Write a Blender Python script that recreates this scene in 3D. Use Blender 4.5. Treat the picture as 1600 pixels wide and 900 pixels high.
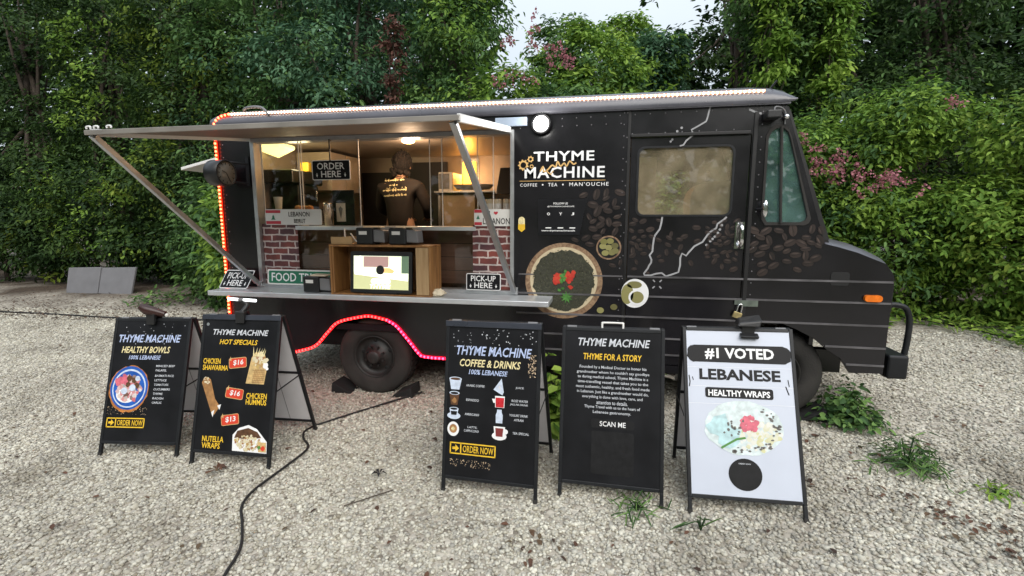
import bpy, bmesh, math, random
import numpy as np
from mathutils import Matrix, Vector
from mathutils.geometry import tessellate_polygon
for o in list(bpy.data.objects): bpy.data.objects.remove(o)
S = bpy.context.scene
C = S.collection
rad = math.radians
R = random.Random(11)

# ------------------------------------------------------------------ camera, sky, sun, exposure
cd = bpy.data.cameras.new('camera'); cam = bpy.data.objects.new('camera', cd); C.objects.link(cam)
cd.sensor_width = 36; cd.lens = 36 * 750 / 1600; cd.clip_start = .05; cd.clip_end = 2000
rt = Vector((.981467, .191634, .00097)); up = Vector((-.028182, .139328, .989845)); fw = Vector((-.189552, .971527, -.142300))
m = Matrix.Identity(4)
for i in range(3): m[i][0], m[i][1], m[i][2] = rt[i], up[i], -fw[i]
m.translation = (3.658, -4.089, 1.691)
cam.matrix_world = m
S.camera = cam
w = bpy.data.worlds.new('World'); S.world = w; w.use_nodes = True
nt = w.node_tree; bg = nt.nodes['Background']
sk = nt.nodes.new('ShaderNodeTexSky'); sk.sky_type = 'NISHITA'; sk.sun_disc = False
SUN_EL, SUN_AZ = 42, 152           # degrees; azimuth clockwise from +Y
sk.sun_elevation = rad(SUN_EL); sk.sun_rotation = rad(SUN_AZ)
sk.air_density = 1.0; sk.dust_density = 5.0; sk.ozone_density = 1.0
# thin overcast at dusk: a pale cloud layer, a little uneven, over the clear sky
tcw = nt.nodes.new('ShaderNodeTexCoord'); cn = nt.nodes.new('ShaderNodeTexNoise'); cn.inputs['Scale'].default_value = 1.6; cn.inputs['Detail'].default_value = 5
cmr = nt.nodes.new('ShaderNodeMapRange'); cmr.inputs[1].default_value = .3; cmr.inputs[2].default_value = .7; cmr.inputs[3].default_value = .72; cmr.inputs[4].default_value = .92
cmx = nt.nodes.new('ShaderNodeMix'); cmx.data_type = 'RGBA'; cmx.inputs['B'].default_value = (4.3, 4.75, 5.1, 1)
nt.links.new(tcw.outputs['Generated'], cn.inputs['Vector']); nt.links.new(cn.outputs['Fac'], cmr.inputs[0]); nt.links.new(cmr.outputs[0], cmx.inputs['Factor'])
csx = nt.nodes.new('ShaderNodeSeparateXYZ'); nt.links.new(tcw.outputs['Generated'], csx.inputs[0])
cgr = nt.nodes.new('ShaderNodeMapRange'); cgr.inputs[1].default_value = 0; cgr.inputs[2].default_value = 1; cgr.inputs[3].default_value = .80; cgr.inputs[4].default_value = 1.6   # an overcast sky is brightest overhead
cvm = nt.nodes.new('ShaderNodeVectorMath'); cvm.operation = 'SCALE'; nt.links.new(csx.outputs['Z'], cgr.inputs[0]); nt.links.new(cgr.outputs[0], cvm.inputs['Scale'])
nt.links.new(sk.outputs['Color'], cmx.inputs['A']); nt.links.new(cmx.outputs['Result'], cvm.inputs[0]); nt.links.new(cvm.outputs[0], bg.inputs['Color']); bg.inputs['Strength'].default_value = .12
sl = bpy.data.lights.new('sun', 'SUN'); sl.energy = 1.5; sl.angle = rad(60); sl.color = (1, .96, .90)
so = bpy.data.objects.new('sun', sl); C.objects.link(so)
sd = Vector((math.sin(rad(SUN_AZ)) * math.cos(rad(SUN_EL)), math.cos(rad(SUN_AZ)) * math.cos(rad(SUN_EL)), math.sin(rad(SUN_EL))))
so.rotation_euler = sd.to_track_quat('Z', 'Y').to_euler(); so.location = (0, -10, 20)
S.view_settings.view_transform = 'Standard'; S.view_settings.look = 'None'
S.view_settings.gamma = 1; S.view_settings.use_curve_mapping = False
S.view_settings.exposure = .72
S.render.engine = 'CYCLES'
S.cycles.use_denoising = True
S.cycles.max_bounces = 6; S.cycles.transparent_max_bounces = 16
S.cycles.sample_clamp_indirect = 6

# ------------------------------------------------------------------ materials
def srgb(r, g, b):
    f = lambda c: c / 12.92 if c <= .04045 else ((c + .055) / 1.055) ** 2.4
    return tuple(f(c / 255) for c in (r, g, b))
MATS = {}
def N(t, kind, **kw):
    n = t.nodes.new(kind)
    for k, v in kw.items(): setattr(n, k, v)
    return n
def mat(name, col, rough=.6, metal=0., var=.12, vscale=6., bump=0., bscale=60., spec=.5, coat=0., trans=None):
    """principled material whose colour and gloss drift a little over the surface"""
    M = bpy.data.materials.new(name); M.use_nodes = True; t = M.node_tree; p = t.nodes['Principled BSDF']
    tc = N(t, 'ShaderNodeTexCoord'); no = N(t, 'ShaderNodeTexNoise'); no.inputs['Scale'].default_value = vscale; no.inputs['Detail'].default_value = 5
    t.links.new(tc.outputs['Object'], no.inputs['Vector'])
    mr = N(t, 'ShaderNodeMapRange'); mr.inputs[1].default_value = .25; mr.inputs[2].default_value = .75
    mr.inputs[3].default_value = 1 - var; mr.inputs[4].default_value = 1 + var
    t.links.new(no.outputs['Fac'], mr.inputs[0])
    vm = N(t, 'ShaderNodeVectorMath', operation='SCALE'); vm.inputs[0].default_value = col[:3]
    t.links.new(mr.outputs[0], vm.inputs['Scale']); t.links.new(vm.outputs[0], p.inputs['Base Color'])
    m2 = N(t, 'ShaderNodeMapRange'); m2.inputs[1].default_value = .2; m2.inputs[2].default_value = .8
    m2.inputs[3].default_value = max(0, rough - .08); m2.inputs[4].default_value = min(1, rough + .08)
    t.links.new(no.outputs['Fac'], m2.inputs[0]); t.links.new(m2.outputs[0], p.inputs['Roughness'])
    p.inputs['Metallic'].default_value = metal; p.inputs['Specular IOR Level'].default_value = spec
    p.inputs['Coat Weight'].default_value = coat
    if bump:
        nb = N(t, 'ShaderNodeTexNoise'); nb.inputs['Scale'].default_value = bscale; nb.inputs['Detail'].default_value = 4
        t.links.new(tc.outputs['Object'], nb.inputs['Vector'])
        b = N(t, 'ShaderNodeBump'); b.inputs['Strength'].default_value = bump; b.inputs['Distance'].default_value = .01
        t.links.new(nb.outputs['Fac'], b.inputs['Height']); t.links.new(b.outputs[0], p.inputs['Normal'])
    MATS[name] = M
    return M
def emis(name, col, st):
    M = bpy.data.materials.new(name); M.use_nodes = True; t = M.node_tree; p = t.nodes['Principled BSDF']
    p.inputs['Base Color'].default_value = (*col[:3], 1); p.inputs['Emission Color'].default_value = (*col[:3], 1); p.inputs['Emission Strength'].default_value = st
    return M
def island(name, cols, rough=.6, transl=0., spec=.4, constant=False, bump=0., clump=False):
    """every loose piece of the mesh (leaf, stone, crumb) draws its own colour"""
    M = bpy.data.materials.new(name); M.use_nodes = True; t = M.node_tree; p = t.nodes['Principled BSDF']; out = t.nodes['Material Output']
    g = N(t, 'ShaderNodeNewGeometry'); r = N(t, 'ShaderNodeValToRGB'); el = r.color_ramp.elements
    for i, c in enumerate(cols):
        e = el[i] if i < 2 else el.new(.5)
        e.position = i / max(1, len(cols) - 1) if not constant else i / len(cols); e.color = (*c[:3], 1)
    el = sorted(r.color_ramp.elements, key=lambda q: q.position)
    if constant: r.color_ramp.interpolation = 'CONSTANT'
    if clump:                                            # lighter and darker tufts, put into the leaf colour
        M['shade'] = 1; at = N(t, 'ShaderNodeAttribute'); at.attribute_name = 'tuft_tone'; t.links.new(at.outputs['Fac'], r.inputs[0])
    else: t.links.new(g.outputs['Random Per Island'], r.inputs[0])
    t.links.new(r.outputs[0], p.inputs['Base Color'])
    p.inputs['Roughness'].default_value = rough; p.inputs['Specular IOR Level'].default_value = spec
    if bump:
        tc = N(t, 'ShaderNodeTexCoord'); nb = N(t, 'ShaderNodeTexNoise'); nb.inputs['Scale'].default_value = 150
        t.links.new(tc.outputs['Object'], nb.inputs['Vector']); b = N(t, 'ShaderNodeBump'); b.inputs['Strength'].default_value = bump; b.inputs['Distance'].default_value = .004
        t.links.new(nb.outputs['Fac'], b.inputs['Height']); t.links.new(b.outputs[0], p.inputs['Normal'])
    if transl:
        tr = N(t, 'ShaderNodeBsdfTranslucent'); mx = N(t, 'ShaderNodeMixShader'); mx.inputs[0].default_value = transl
        t.links.new(r.outputs[0], tr.inputs[0]); t.links.new(p.outputs[0], mx.inputs[1]); t.links.new(tr.outputs[0], mx.inputs[2]); t.links.new(mx.outputs[0], out.inputs[0])
    return M
def glass(name, tint, refl=.10, rough=.02, milk=0., milkcol=(.5, .5, .5)):
    M = bpy.data.materials.new(name); M.use_nodes = True; t = M.node_tree; t.nodes.clear()
    out = N(t, 'ShaderNodeOutputMaterial'); a = N(t, 'ShaderNodeBsdfTransparent'); a.inputs[0].default_value = (*tint, 1)
    b = N(t, 'ShaderNodeBsdfGlossy'); b.inputs['Roughness'].default_value = rough; b.inputs[0].default_value = (1, 1, 1, 1)
    lw = N(t, 'ShaderNodeLayerWeight'); lw.inputs[0].default_value = .35
    mr = N(t, 'ShaderNodeMapRange'); mr.inputs[3].default_value = refl * .6; mr.inputs[4].default_value = min(1, refl * 5)
    t.links.new(lw.outputs['Fresnel'], mr.inputs[0])
    mx = N(t, 'ShaderNodeMixShader'); t.links.new(mr.outputs[0], mx.inputs[0]); t.links.new(a.outputs[0], mx.inputs[1]); t.links.new(b.outputs[0], mx.inputs[2])
    last = mx
    if milk:
        d = N(t, 'ShaderNodeBsdfDiffuse'); d.inputs[0].default_value = (*milkcol, 1)
        no = N(t, 'ShaderNodeTexNoise'); no.inputs['Scale'].default_value = 5; tc = N(t, 'ShaderNodeTexCoord'); t.links.new(tc.outputs['Object'], no.inputs['Vector'])
        m3 = N(t, 'ShaderNodeMapRange'); m3.inputs[1].default_value = .3; m3.inputs[2].default_value = .7; m3.inputs[3].default_value = milk * .5; m3.inputs[4].default_value = milk * 1.5
        t.links.new(no.outputs['Fac'], m3.inputs[0])
        m2 = N(t, 'ShaderNodeMixShader'); t.links.new(m3.outputs[0], m2.inputs[0]); t.links.new(mx.outputs[0], m2.inputs[1]); t.links.new(d.outputs[0], m2.inputs[2]); last = m2
    t.links.new(last.outputs[0], out.inputs[0])
    return M
def wood(name, c1, c2, scale=9, stretch=(1, 1, .08)):
    M = mat(name, c1, .55, var=.1); t = M.node_tree; p = t.nodes['Principled BSDF']
    tc = N(t, 'ShaderNodeTexCoord'); mp = N(t, 'ShaderNodeMapping'); mp.inputs['Scale'].default_value = stretch
    no = N(t, 'ShaderNodeTexNoise'); no.inputs['Scale'].default_value = scale; no.inputs['Detail'].default_value = 7; no.inputs['Distortion'].default_value = 1.2
    cr = N(t, 'ShaderNodeValToRGB'); cr.color_ramp.elements[0].position = .3; cr.color_ramp.elements[1].position = .7
    cr.color_ramp.elements[0].color = (*c1, 1); cr.color_ramp.elements[1].color = (*c2, 1)
    t.links.new(tc.outputs['Object'], mp.inputs[0]); t.links.new(mp.outputs[0], no.inputs['Vector']); t.links.new(no.outputs['Fac'], cr.inputs[0]); t.links.new(cr.outputs[0], p.inputs['Base Color'])
    return M

wrap = mat('black_vinyl_wrap', (.0085, .0078, .0095), .22, var=.45, vscale=2.2, bump=.10, bscale=4, spec=.5)
wrapd = mat('black_paint_worn', (.008, .0075, .008), .45, var=.4, vscale=3, bump=.08, bscale=25)
roofm = mat('dark_slate_roof_paint', (.085, .085, .102), .30, var=.3, vscale=2.5, bump=.06, bscale=8, spec=.7)
steelblk = mat('black_powder_coated_steel', (.010, .011, .013), .45, var=.25, vscale=9, spec=.35)
rubber = mat('tyre_rubber', (.024, .022, .020), .85, var=.55, vscale=6, bump=.3, bscale=70)
rubb2 = mat('black_rubber_wedge', (.012, .012, .012), .85, var=.3, bump=.3, bscale=50)
rimm = mat('dusty_black_rim', (.02, .019, .018), .5, var=.4, vscale=12)
alu = mat('brushed_aluminium', (.50, .51, .52), .38, .85, var=.1, vscale=14, bump=.05, bscale=120)
aluw = mat('painted_white_metal', (.66, .66, .65), .45, .0, var=.06)
aluc = mat('satin_counter_steel', (.62, .64, .66), .33, .55, var=.1, vscale=7)
hatchm = mat('weathered_aluminium_hatch', (.24, .22, .195), .5, .35, var=.2, vscale=5)
hatchu = mat('hatch_underside_steel', (.13, .095, .075), .6, .15, var=.15, vscale=3)
chrome = mat('chrome', (.78, .78, .78), .12, 1., var=.05)
steelin = mat('kitchen_steel_wall', (.36, .295, .24), .36, .4, var=.18, vscale=3)
darkin = mat('dark_kitchen_panel', (.016, .013, .012), .5, var=.4, vscale=4)
blackpl = mat('black_plastic', (.012, .012, .013), .38, var=.15)
greypl = mat('grey_plastic', (.16, .16, .165), .5, var=.15)
whitepl = mat('white_plastic', (.70, .69, .66), .45, var=.06)
beige = mat('beige_board', (.36, .29, .20), .7, var=.2, vscale=5)
cream = mat('cream_cabinet_paint', (.62, .52, .40), .5, var=.1)
amber = mat('amber_lens', (.75, .17, .01), .25, var=.15, vscale=30)
rivm = mat('rivet_metal', (.22, .21, .22), .4, .5, var=.2)
railm = mat('scuffed_rub_rail', (.115, .11, .115), .45, .2, var=.6, vscale=4)
whitel = mat('white_lettering_vinyl', (.80, .80, .80), .5, var=.04)
greyl = mat('grey_line_vinyl', (.33, .33, .34), .5, var=.15, vscale=12)
gold = mat('gold_lettering_vinyl', (.58, .36, .13), .5, var=.2, vscale=20)
silverl = mat('silver_lettering', (.56, .58, .62), .5, var=.25, vscale=60)
bluel = mat('pale_blue_lettering', (.42, .50, .72), .5, var=.3, vscale=60)
creaml = mat('cream_lettering', (.75, .65, .35), .5, var=.3, vscale=60)
yell = mat('yellow_lettering', (.80, .50, .03), .5, var=.12, vscale=40)
redl = mat('red_price_tag', (.62, .05, .02), .5, var=.12, vscale=30)
posterb = mat('black_poster', (.0085, .0088, .0105), .45, var=.4, vscale=5, spec=.2)
posterw = mat('white_poster', (.52, .555, .64), .42, var=.03)
posterbk = mat('white_corrugated_board', (.62, .61, .63), .6, var=.08)
inkb = mat('black_ink', (.010, .010, .011), .5, var=.3, vscale=30, spec=.25)
bread = wood('carved_bread_rim', (.13, .065, .035), (.36, .24, .14), 22, (1, 1, 1))
breadin = mat('pale_bread', (.55, .46, .30), .6, var=.15, vscale=20)
herb = island('thyme_crumbs', [(.035, .035, .022), (.10, .10, .06), (.055, .06, .03), (.22, .21, .13), (.05, .045, .03)], .7)
tomato = island('tomato_pieces', [(.45, .03, .02), (.62, .07, .04), (.36, .02, .02)], .4)
leafgr = island('herb_sprigs', [(.05, .16, .03), (.10, .28, .06)], .5)
olivem = island('olive_skin', [(.19, .18, .06), (.30, .28, .11), (.12, .11, .045)], .3)
beanm = island('printed_coffee_beans', [(.015, .011, .010), (.046, .032, .027), (.022, .016, .014), (.095, .065, .054), (.017, .013, .011), (.034, .024, .021)], .35)
green_sign = mat('green_street_sign', (.02, .16, .09), .4, var=.1)
flagred = mat('flag_red', (.48, .03, .05), .5, var=.1)
crate_w = wood('crate_wood', (.15, .062, .017), (.37, .18, .055), 14, (1, 1, .12))
crate_l = wood('crate_pale_wood', (.30, .18, .08), (.46, .31, .16), 16, (1, 1, .1))
plank = wood('brown_plank', (.16, .085, .065), (.26, .15, .11), 10, (.15, 1, 1))
card = mat('kraft_cardboard', (.42, .27, .13), .8, var=.15)
paperm = mat('crumpled_paper', (.60, .52, .38), .8, var=.15, bump=.5, bscale=30)
clothblk = mat('black_hoodie_cloth', (.013, .0095, .008), .85, var=.3, vscale=9, bump=.3, bscale=18)
trous = mat('black_trouser_cloth', (.010, .010, .011), .85, var=.2)
skin = mat('skin', (.40, .23, .15), .55, var=.08)
hairm = mat('dark_hair', (.008, .0055, .0045), .9, var=.4, vscale=40, bump=.6, bscale=90)
cordm = mat('black_cord_rubber', (.012, .012, .012), .6, var=.2)
barkm = mat('tree_bark', (.075, .058, .045), .9, var=.4, vscale=9, bump=.8, bscale=30)
concrete = mat('grey_fibre_board', (.15, .15, .16), .8, var=.12, vscale=5)
glassw = glass('service_glass', (.94, .93, .91), .035)
glassc = glass('green_tinted_glass', (.34, .52, .48), .16, milk=.15, milkcol=(.30, .52, .49))
glassd = glass('warm_haze_door_glass', (.88, .88, .84), .10, milk=.34, milkcol=(.38, .315, .21))  # warm haze mixed into the pane in place of light from inside
winds = glass('windshield_glass', (.62, .78, .76), .12, milk=.12, milkcol=(.35, .5, .48))
dispg = glass('dispenser_window', (.5, .55, .52), .2)
led_white = emis('warm_white_led', (1, .78, .62), 9.0); led_whiteT = emis('warm_white_tube', (1, .48, .30), .55)
led_or = emis('orange_red_led', (1, .13, .05), 6.0); led_orT = emis('orange_red_tube', (1, .022, .003), 1.5)
led_red = emis('red_led', (1, .045, .04), 4.5); led_redT = emis('red_tube', (1, .002, .005), 4.0)
led_mag = emis('magenta_red_led', (1, .045, .11), 4.5); led_magT = emis('magenta_red_tube', (1, .002, .022), 4.0)
flood_e = emis('floodlight_glow', (1, .98, .93), 30.0)
warm_e = emis('warm_lamp_glow', (1, .50, .18), 9.0)
tube_e = emis('yellowish_tube_glow', (1, .84, .30), 1.35)
heat_e = emis('orange_heat_lamp', (1, .50, .06), 3.2)

def brick_mat():
    M = bpy.data.materials.new('red_brick_print'); M.use_nodes = True; t = M.node_tree; p = t.nodes['Principled BSDF']
    tc = N(t, 'ShaderNodeTexCoord'); sx = N(t, 'ShaderNodeSeparateXYZ'); cx = N(t, 'ShaderNodeCombineXYZ'); b = N(t, 'ShaderNodeTexBrick')
    t.links.new(tc.outputs['Object'], sx.inputs[0]); t.links.new(sx.outputs['X'], cx.inputs['X']); t.links.new(sx.outputs['Z'], cx.inputs['Y'])
    wn = N(t, 'ShaderNodeTexNoise'); wn.inputs['Scale'].default_value = 14; wm = N(t, 'ShaderNodeVectorMath', operation='MULTIPLY_ADD'); wm.inputs[1].default_value = (.022, .022, 0)
    t.links.new(cx.outputs[0], wn.inputs['Vector']); t.links.new(wn.outputs['Color'], wm.inputs[0]); t.links.new(cx.outputs[0], wm.inputs[2]); t.links.new(wm.outputs[0], b.inputs['Vector'])
    b.inputs['Scale'].default_value = 1; b.inputs['Brick Width'].default_value = .165; b.inputs['Row Height'].default_value = .062; b.inputs['Mortar Size'].default_value = .007
    b.inputs['Color1'].default_value = (.20, .05, .038, 1); b.inputs['Color2'].default_value = (.075, .032, .04, 1); b.inputs['Mortar'].default_value = (.50, .46, .44, 1)
    no = N(t, 'ShaderNodeTexNoise'); no.inputs['Scale'].default_value = 9; t.links.new(tc.outputs['Object'], no.inputs['Vector'])
    mx = N(t, 'ShaderNodeMix', data_type='RGBA', blend_type='MULTIPLY'); mx.inputs['Factor'].default_value = .7
    cr = N(t, 'ShaderNodeValToRGB'); cr.color_ramp.elements[0].position = .3; cr.color_ramp.elements[0].color = (.45, .45, .5, 1); cr.color_ramp.elements[1].position = .65; cr.color_ramp.elements[1].color = (1.35, 1.2, 1.15, 1)
    t.links.new(no.outputs['Fac'], cr.inputs[0]); t.links.new(b.outputs['Color'], mx.inputs['A']); t.links.new(cr.outputs[0], mx.inputs['B']); t.links.new(mx.outputs['Result'], p.inputs['Base Color'])
    p.inputs['Roughness'].default_value = .5
    return M
brick = brick_mat()

def ground_mat():
    M = bpy.data.materials.new('limestone_gravel_ground'); M.use_nodes = True; t = M.node_tree; p = t.nodes['Principled BSDF']
    tc = N(t, 'ShaderNodeTexCoord')
    v = N(t, 'ShaderNodeTexVoronoi'); v.inputs['Scale'].default_value = 34; t.links.new(tc.outputs['Object'], v.inputs['Vector'])
    sep = N(t, 'ShaderNodeSeparateColor'); t.links.new(v.outputs['Color'], sep.inputs[0])
    cr = N(t, 'ShaderNodeValToRGB'); e = cr.color_ramp.elements
    e[0].position = 0; e[0].color = (.16, .14, .115, 1); e[1].position = 1; e[1].color = (.52, .49, .43, 1); q = e.new(.3); q.color = (.33, .30, .255, 1)
    t.links.new(sep.outputs[0], cr.inputs[0])
    no = N(t, 'ShaderNodeTexNoise'); no.inputs['Scale'].default_value = .9; no.inputs['Detail'].default_value = 6; t.links.new(tc.outputs['Object'], no.inputs['Vector'])
    sx = N(t, 'ShaderNodeSeparateXYZ'); t.links.new(tc.outputs['Object'], sx.inputs[0])
    # humus and dead leaves under the trees: more of it the deeper one goes into the wood
    mr = N(t, 'ShaderNodeMapRange'); mr.inputs[1].default_value = 2.4; mr.inputs[2].default_value = 4.6; t.links.new(sx.outputs['Y'], mr.inputs[0])
    ad = N(t, 'ShaderNodeMath', operation='ADD'); ml = N(t, 'ShaderNodeMath', operation='MULTIPLY_ADD'); ml.inputs[1].default_value = 2.4; ml.inputs[2].default_value = -1.35
    t.links.new(no.outputs['Fac'], ml.inputs[0]); t.links.new(ml.outputs[0], ad.inputs[0]); t.links.new(mr.outputs[0], ad.inputs[1]); ad.use_clamp = True
    mx = N(t, 'ShaderNodeMix', data_type='RGBA'); t.links.new(ad.outputs[0], mx.inputs['Factor']); t.links.new(cr.outputs[0], mx.inputs['A'])
    n2 = N(t, 'ShaderNodeTexNoise'); n2.inputs['Scale'].default_value = 22; n2.inputs['Detail'].default_value = 6; t.links.new(tc.outputs['Object'], n2.inputs['Vector'])
    c2 = N(t, 'ShaderNodeValToRGB'); c2.color_ramp.elements[0].position = .35; c2.color_ramp.elements[0].color = (.025, .018, .012, 1); c2.color_ramp.elements[1].position = .7; c2.color_ramp.elements[1].color = (.11, .075, .05, 1)
    t.links.new(n2.outputs['Fac'], c2.inputs[0]); t.links.new(c2.outputs[0], mx.inputs['B']); t.links.new(mx.outputs['Result'], p.inputs['Base Color'])
    p.inputs['Roughness'].default_value = .9
    b = N(t, 'ShaderNodeBump'); b.inputs['Strength'].default_value = .8; b.inputs['Distance'].default_value = .012; b.invert = True
    t.links.new(v.outputs['Distance'], b.inputs['Height']); t.links.new(b.outputs[0], p.inputs['Normal'])
    return M
groundm = ground_mat()
stonem = island('limestone_stones', [(.23, .205, .16), (.44, .42, .35), (.35, .33, .28), (.60, .585, .51), (.40, .38, .315), (.33, .27, .195), (.51, .49, .415), (.28, .27, .245)], .85, bump=.25)
def stain(M):
    # patches of dust, damp and fines that lie over stones and soil alike
    t = M.node_tree; p = t.nodes['Principled BSDF']; src = p.inputs['Base Color'].links[0].from_socket
    tc = N(t, 'ShaderNodeTexCoord'); a = N(t, 'ShaderNodeTexNoise'); a.inputs['Scale'].default_value = .75; a.inputs['Detail'].default_value = 7; a.inputs['Roughness'].default_value = .62
    t.links.new(tc.outputs['Object'], a.inputs['Vector']); r = N(t, 'ShaderNodeValToRGB'); e = r.color_ramp.elements
    e[0].position = .33; e[0].color = (.62, .59, .55, 1); e[1].position = .60; e[1].color = (1.12, 1.11, 1.08, 1); q = e.new(.43); q.color = (.97, .955, .93, 1)
    m_ = N(t, 'ShaderNodeMix', data_type='RGBA', blend_type='MULTIPLY'); m_.inputs['Factor'].default_value = 1
    t.links.new(a.outputs['Fac'], r.inputs[0]); t.links.new(src, m_.inputs['A']); t.links.new(r.outputs[0], m_.inputs['B']); t.links.new(m_.outputs['Result'], p.inputs['Base Color'])
stain(stonem); stain(groundm)
deadm = island('dead_leaves', [(.065, .035, .022), (.035, .02, .014), (.11, .05, .03), (.022, .015, .012), (.09, .065, .035)], .8)
LV = lambda nm, cols, tr=.3: island(nm, cols, .6, tr, .22, clump=True)
L_DARK = LV('dark_green_leaves', [(0.0092, 0.023, 0.008), (0.0207, 0.0483, 0.0138), (0.0391, 0.0851, 0.0207), (0.0862, 0.1552, 0.0345)], .25)  # darkest leaf colour, used at the left and deep in the wood
L_MID = LV('mid_green_leaves', [(0.0292, 0.0674, 0.0243), (0.0642, 0.1376, 0.0432), (0.1166, 0.2246, 0.0648), (0.1969, 0.3299, 0.0918)])
L_BLUE = LV('bluish_green_leaves', [(0.026, 0.065, 0.0364), (0.0546, 0.1274, 0.0676), (0.0936, 0.2015, 0.104), (0.169, 0.3055, 0.1625)])
L_BRIGHT = LV('yellow_green_vine_leaves', [(0.0581, 0.1232, 0.0224), (0.1366, 0.2541, 0.0392), (0.2306, 0.385, 0.0588), (0.3758, 0.5236, 0.0924)], .35)
L_YEL = LV('yellowing_leaves', [(0.065, 0.1105, 0.0195), (0.13, 0.2015, 0.0312), (0.221, 0.312, 0.0442), (0.325, 0.416, 0.065)], .35)  # yellow-green is the colour of the leaves themselves
PINK = island('coral_vine_flowers', [(.36, .10, .15), (.46, .20, .24), (.28, .06, .10), (.40, .15, .16)], .6, .3)
RUSTY = island('withered_vine_leaves', [(.09, .035, .025), (.14, .06, .045), (.05, .03, .02)], .8, .2)

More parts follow.
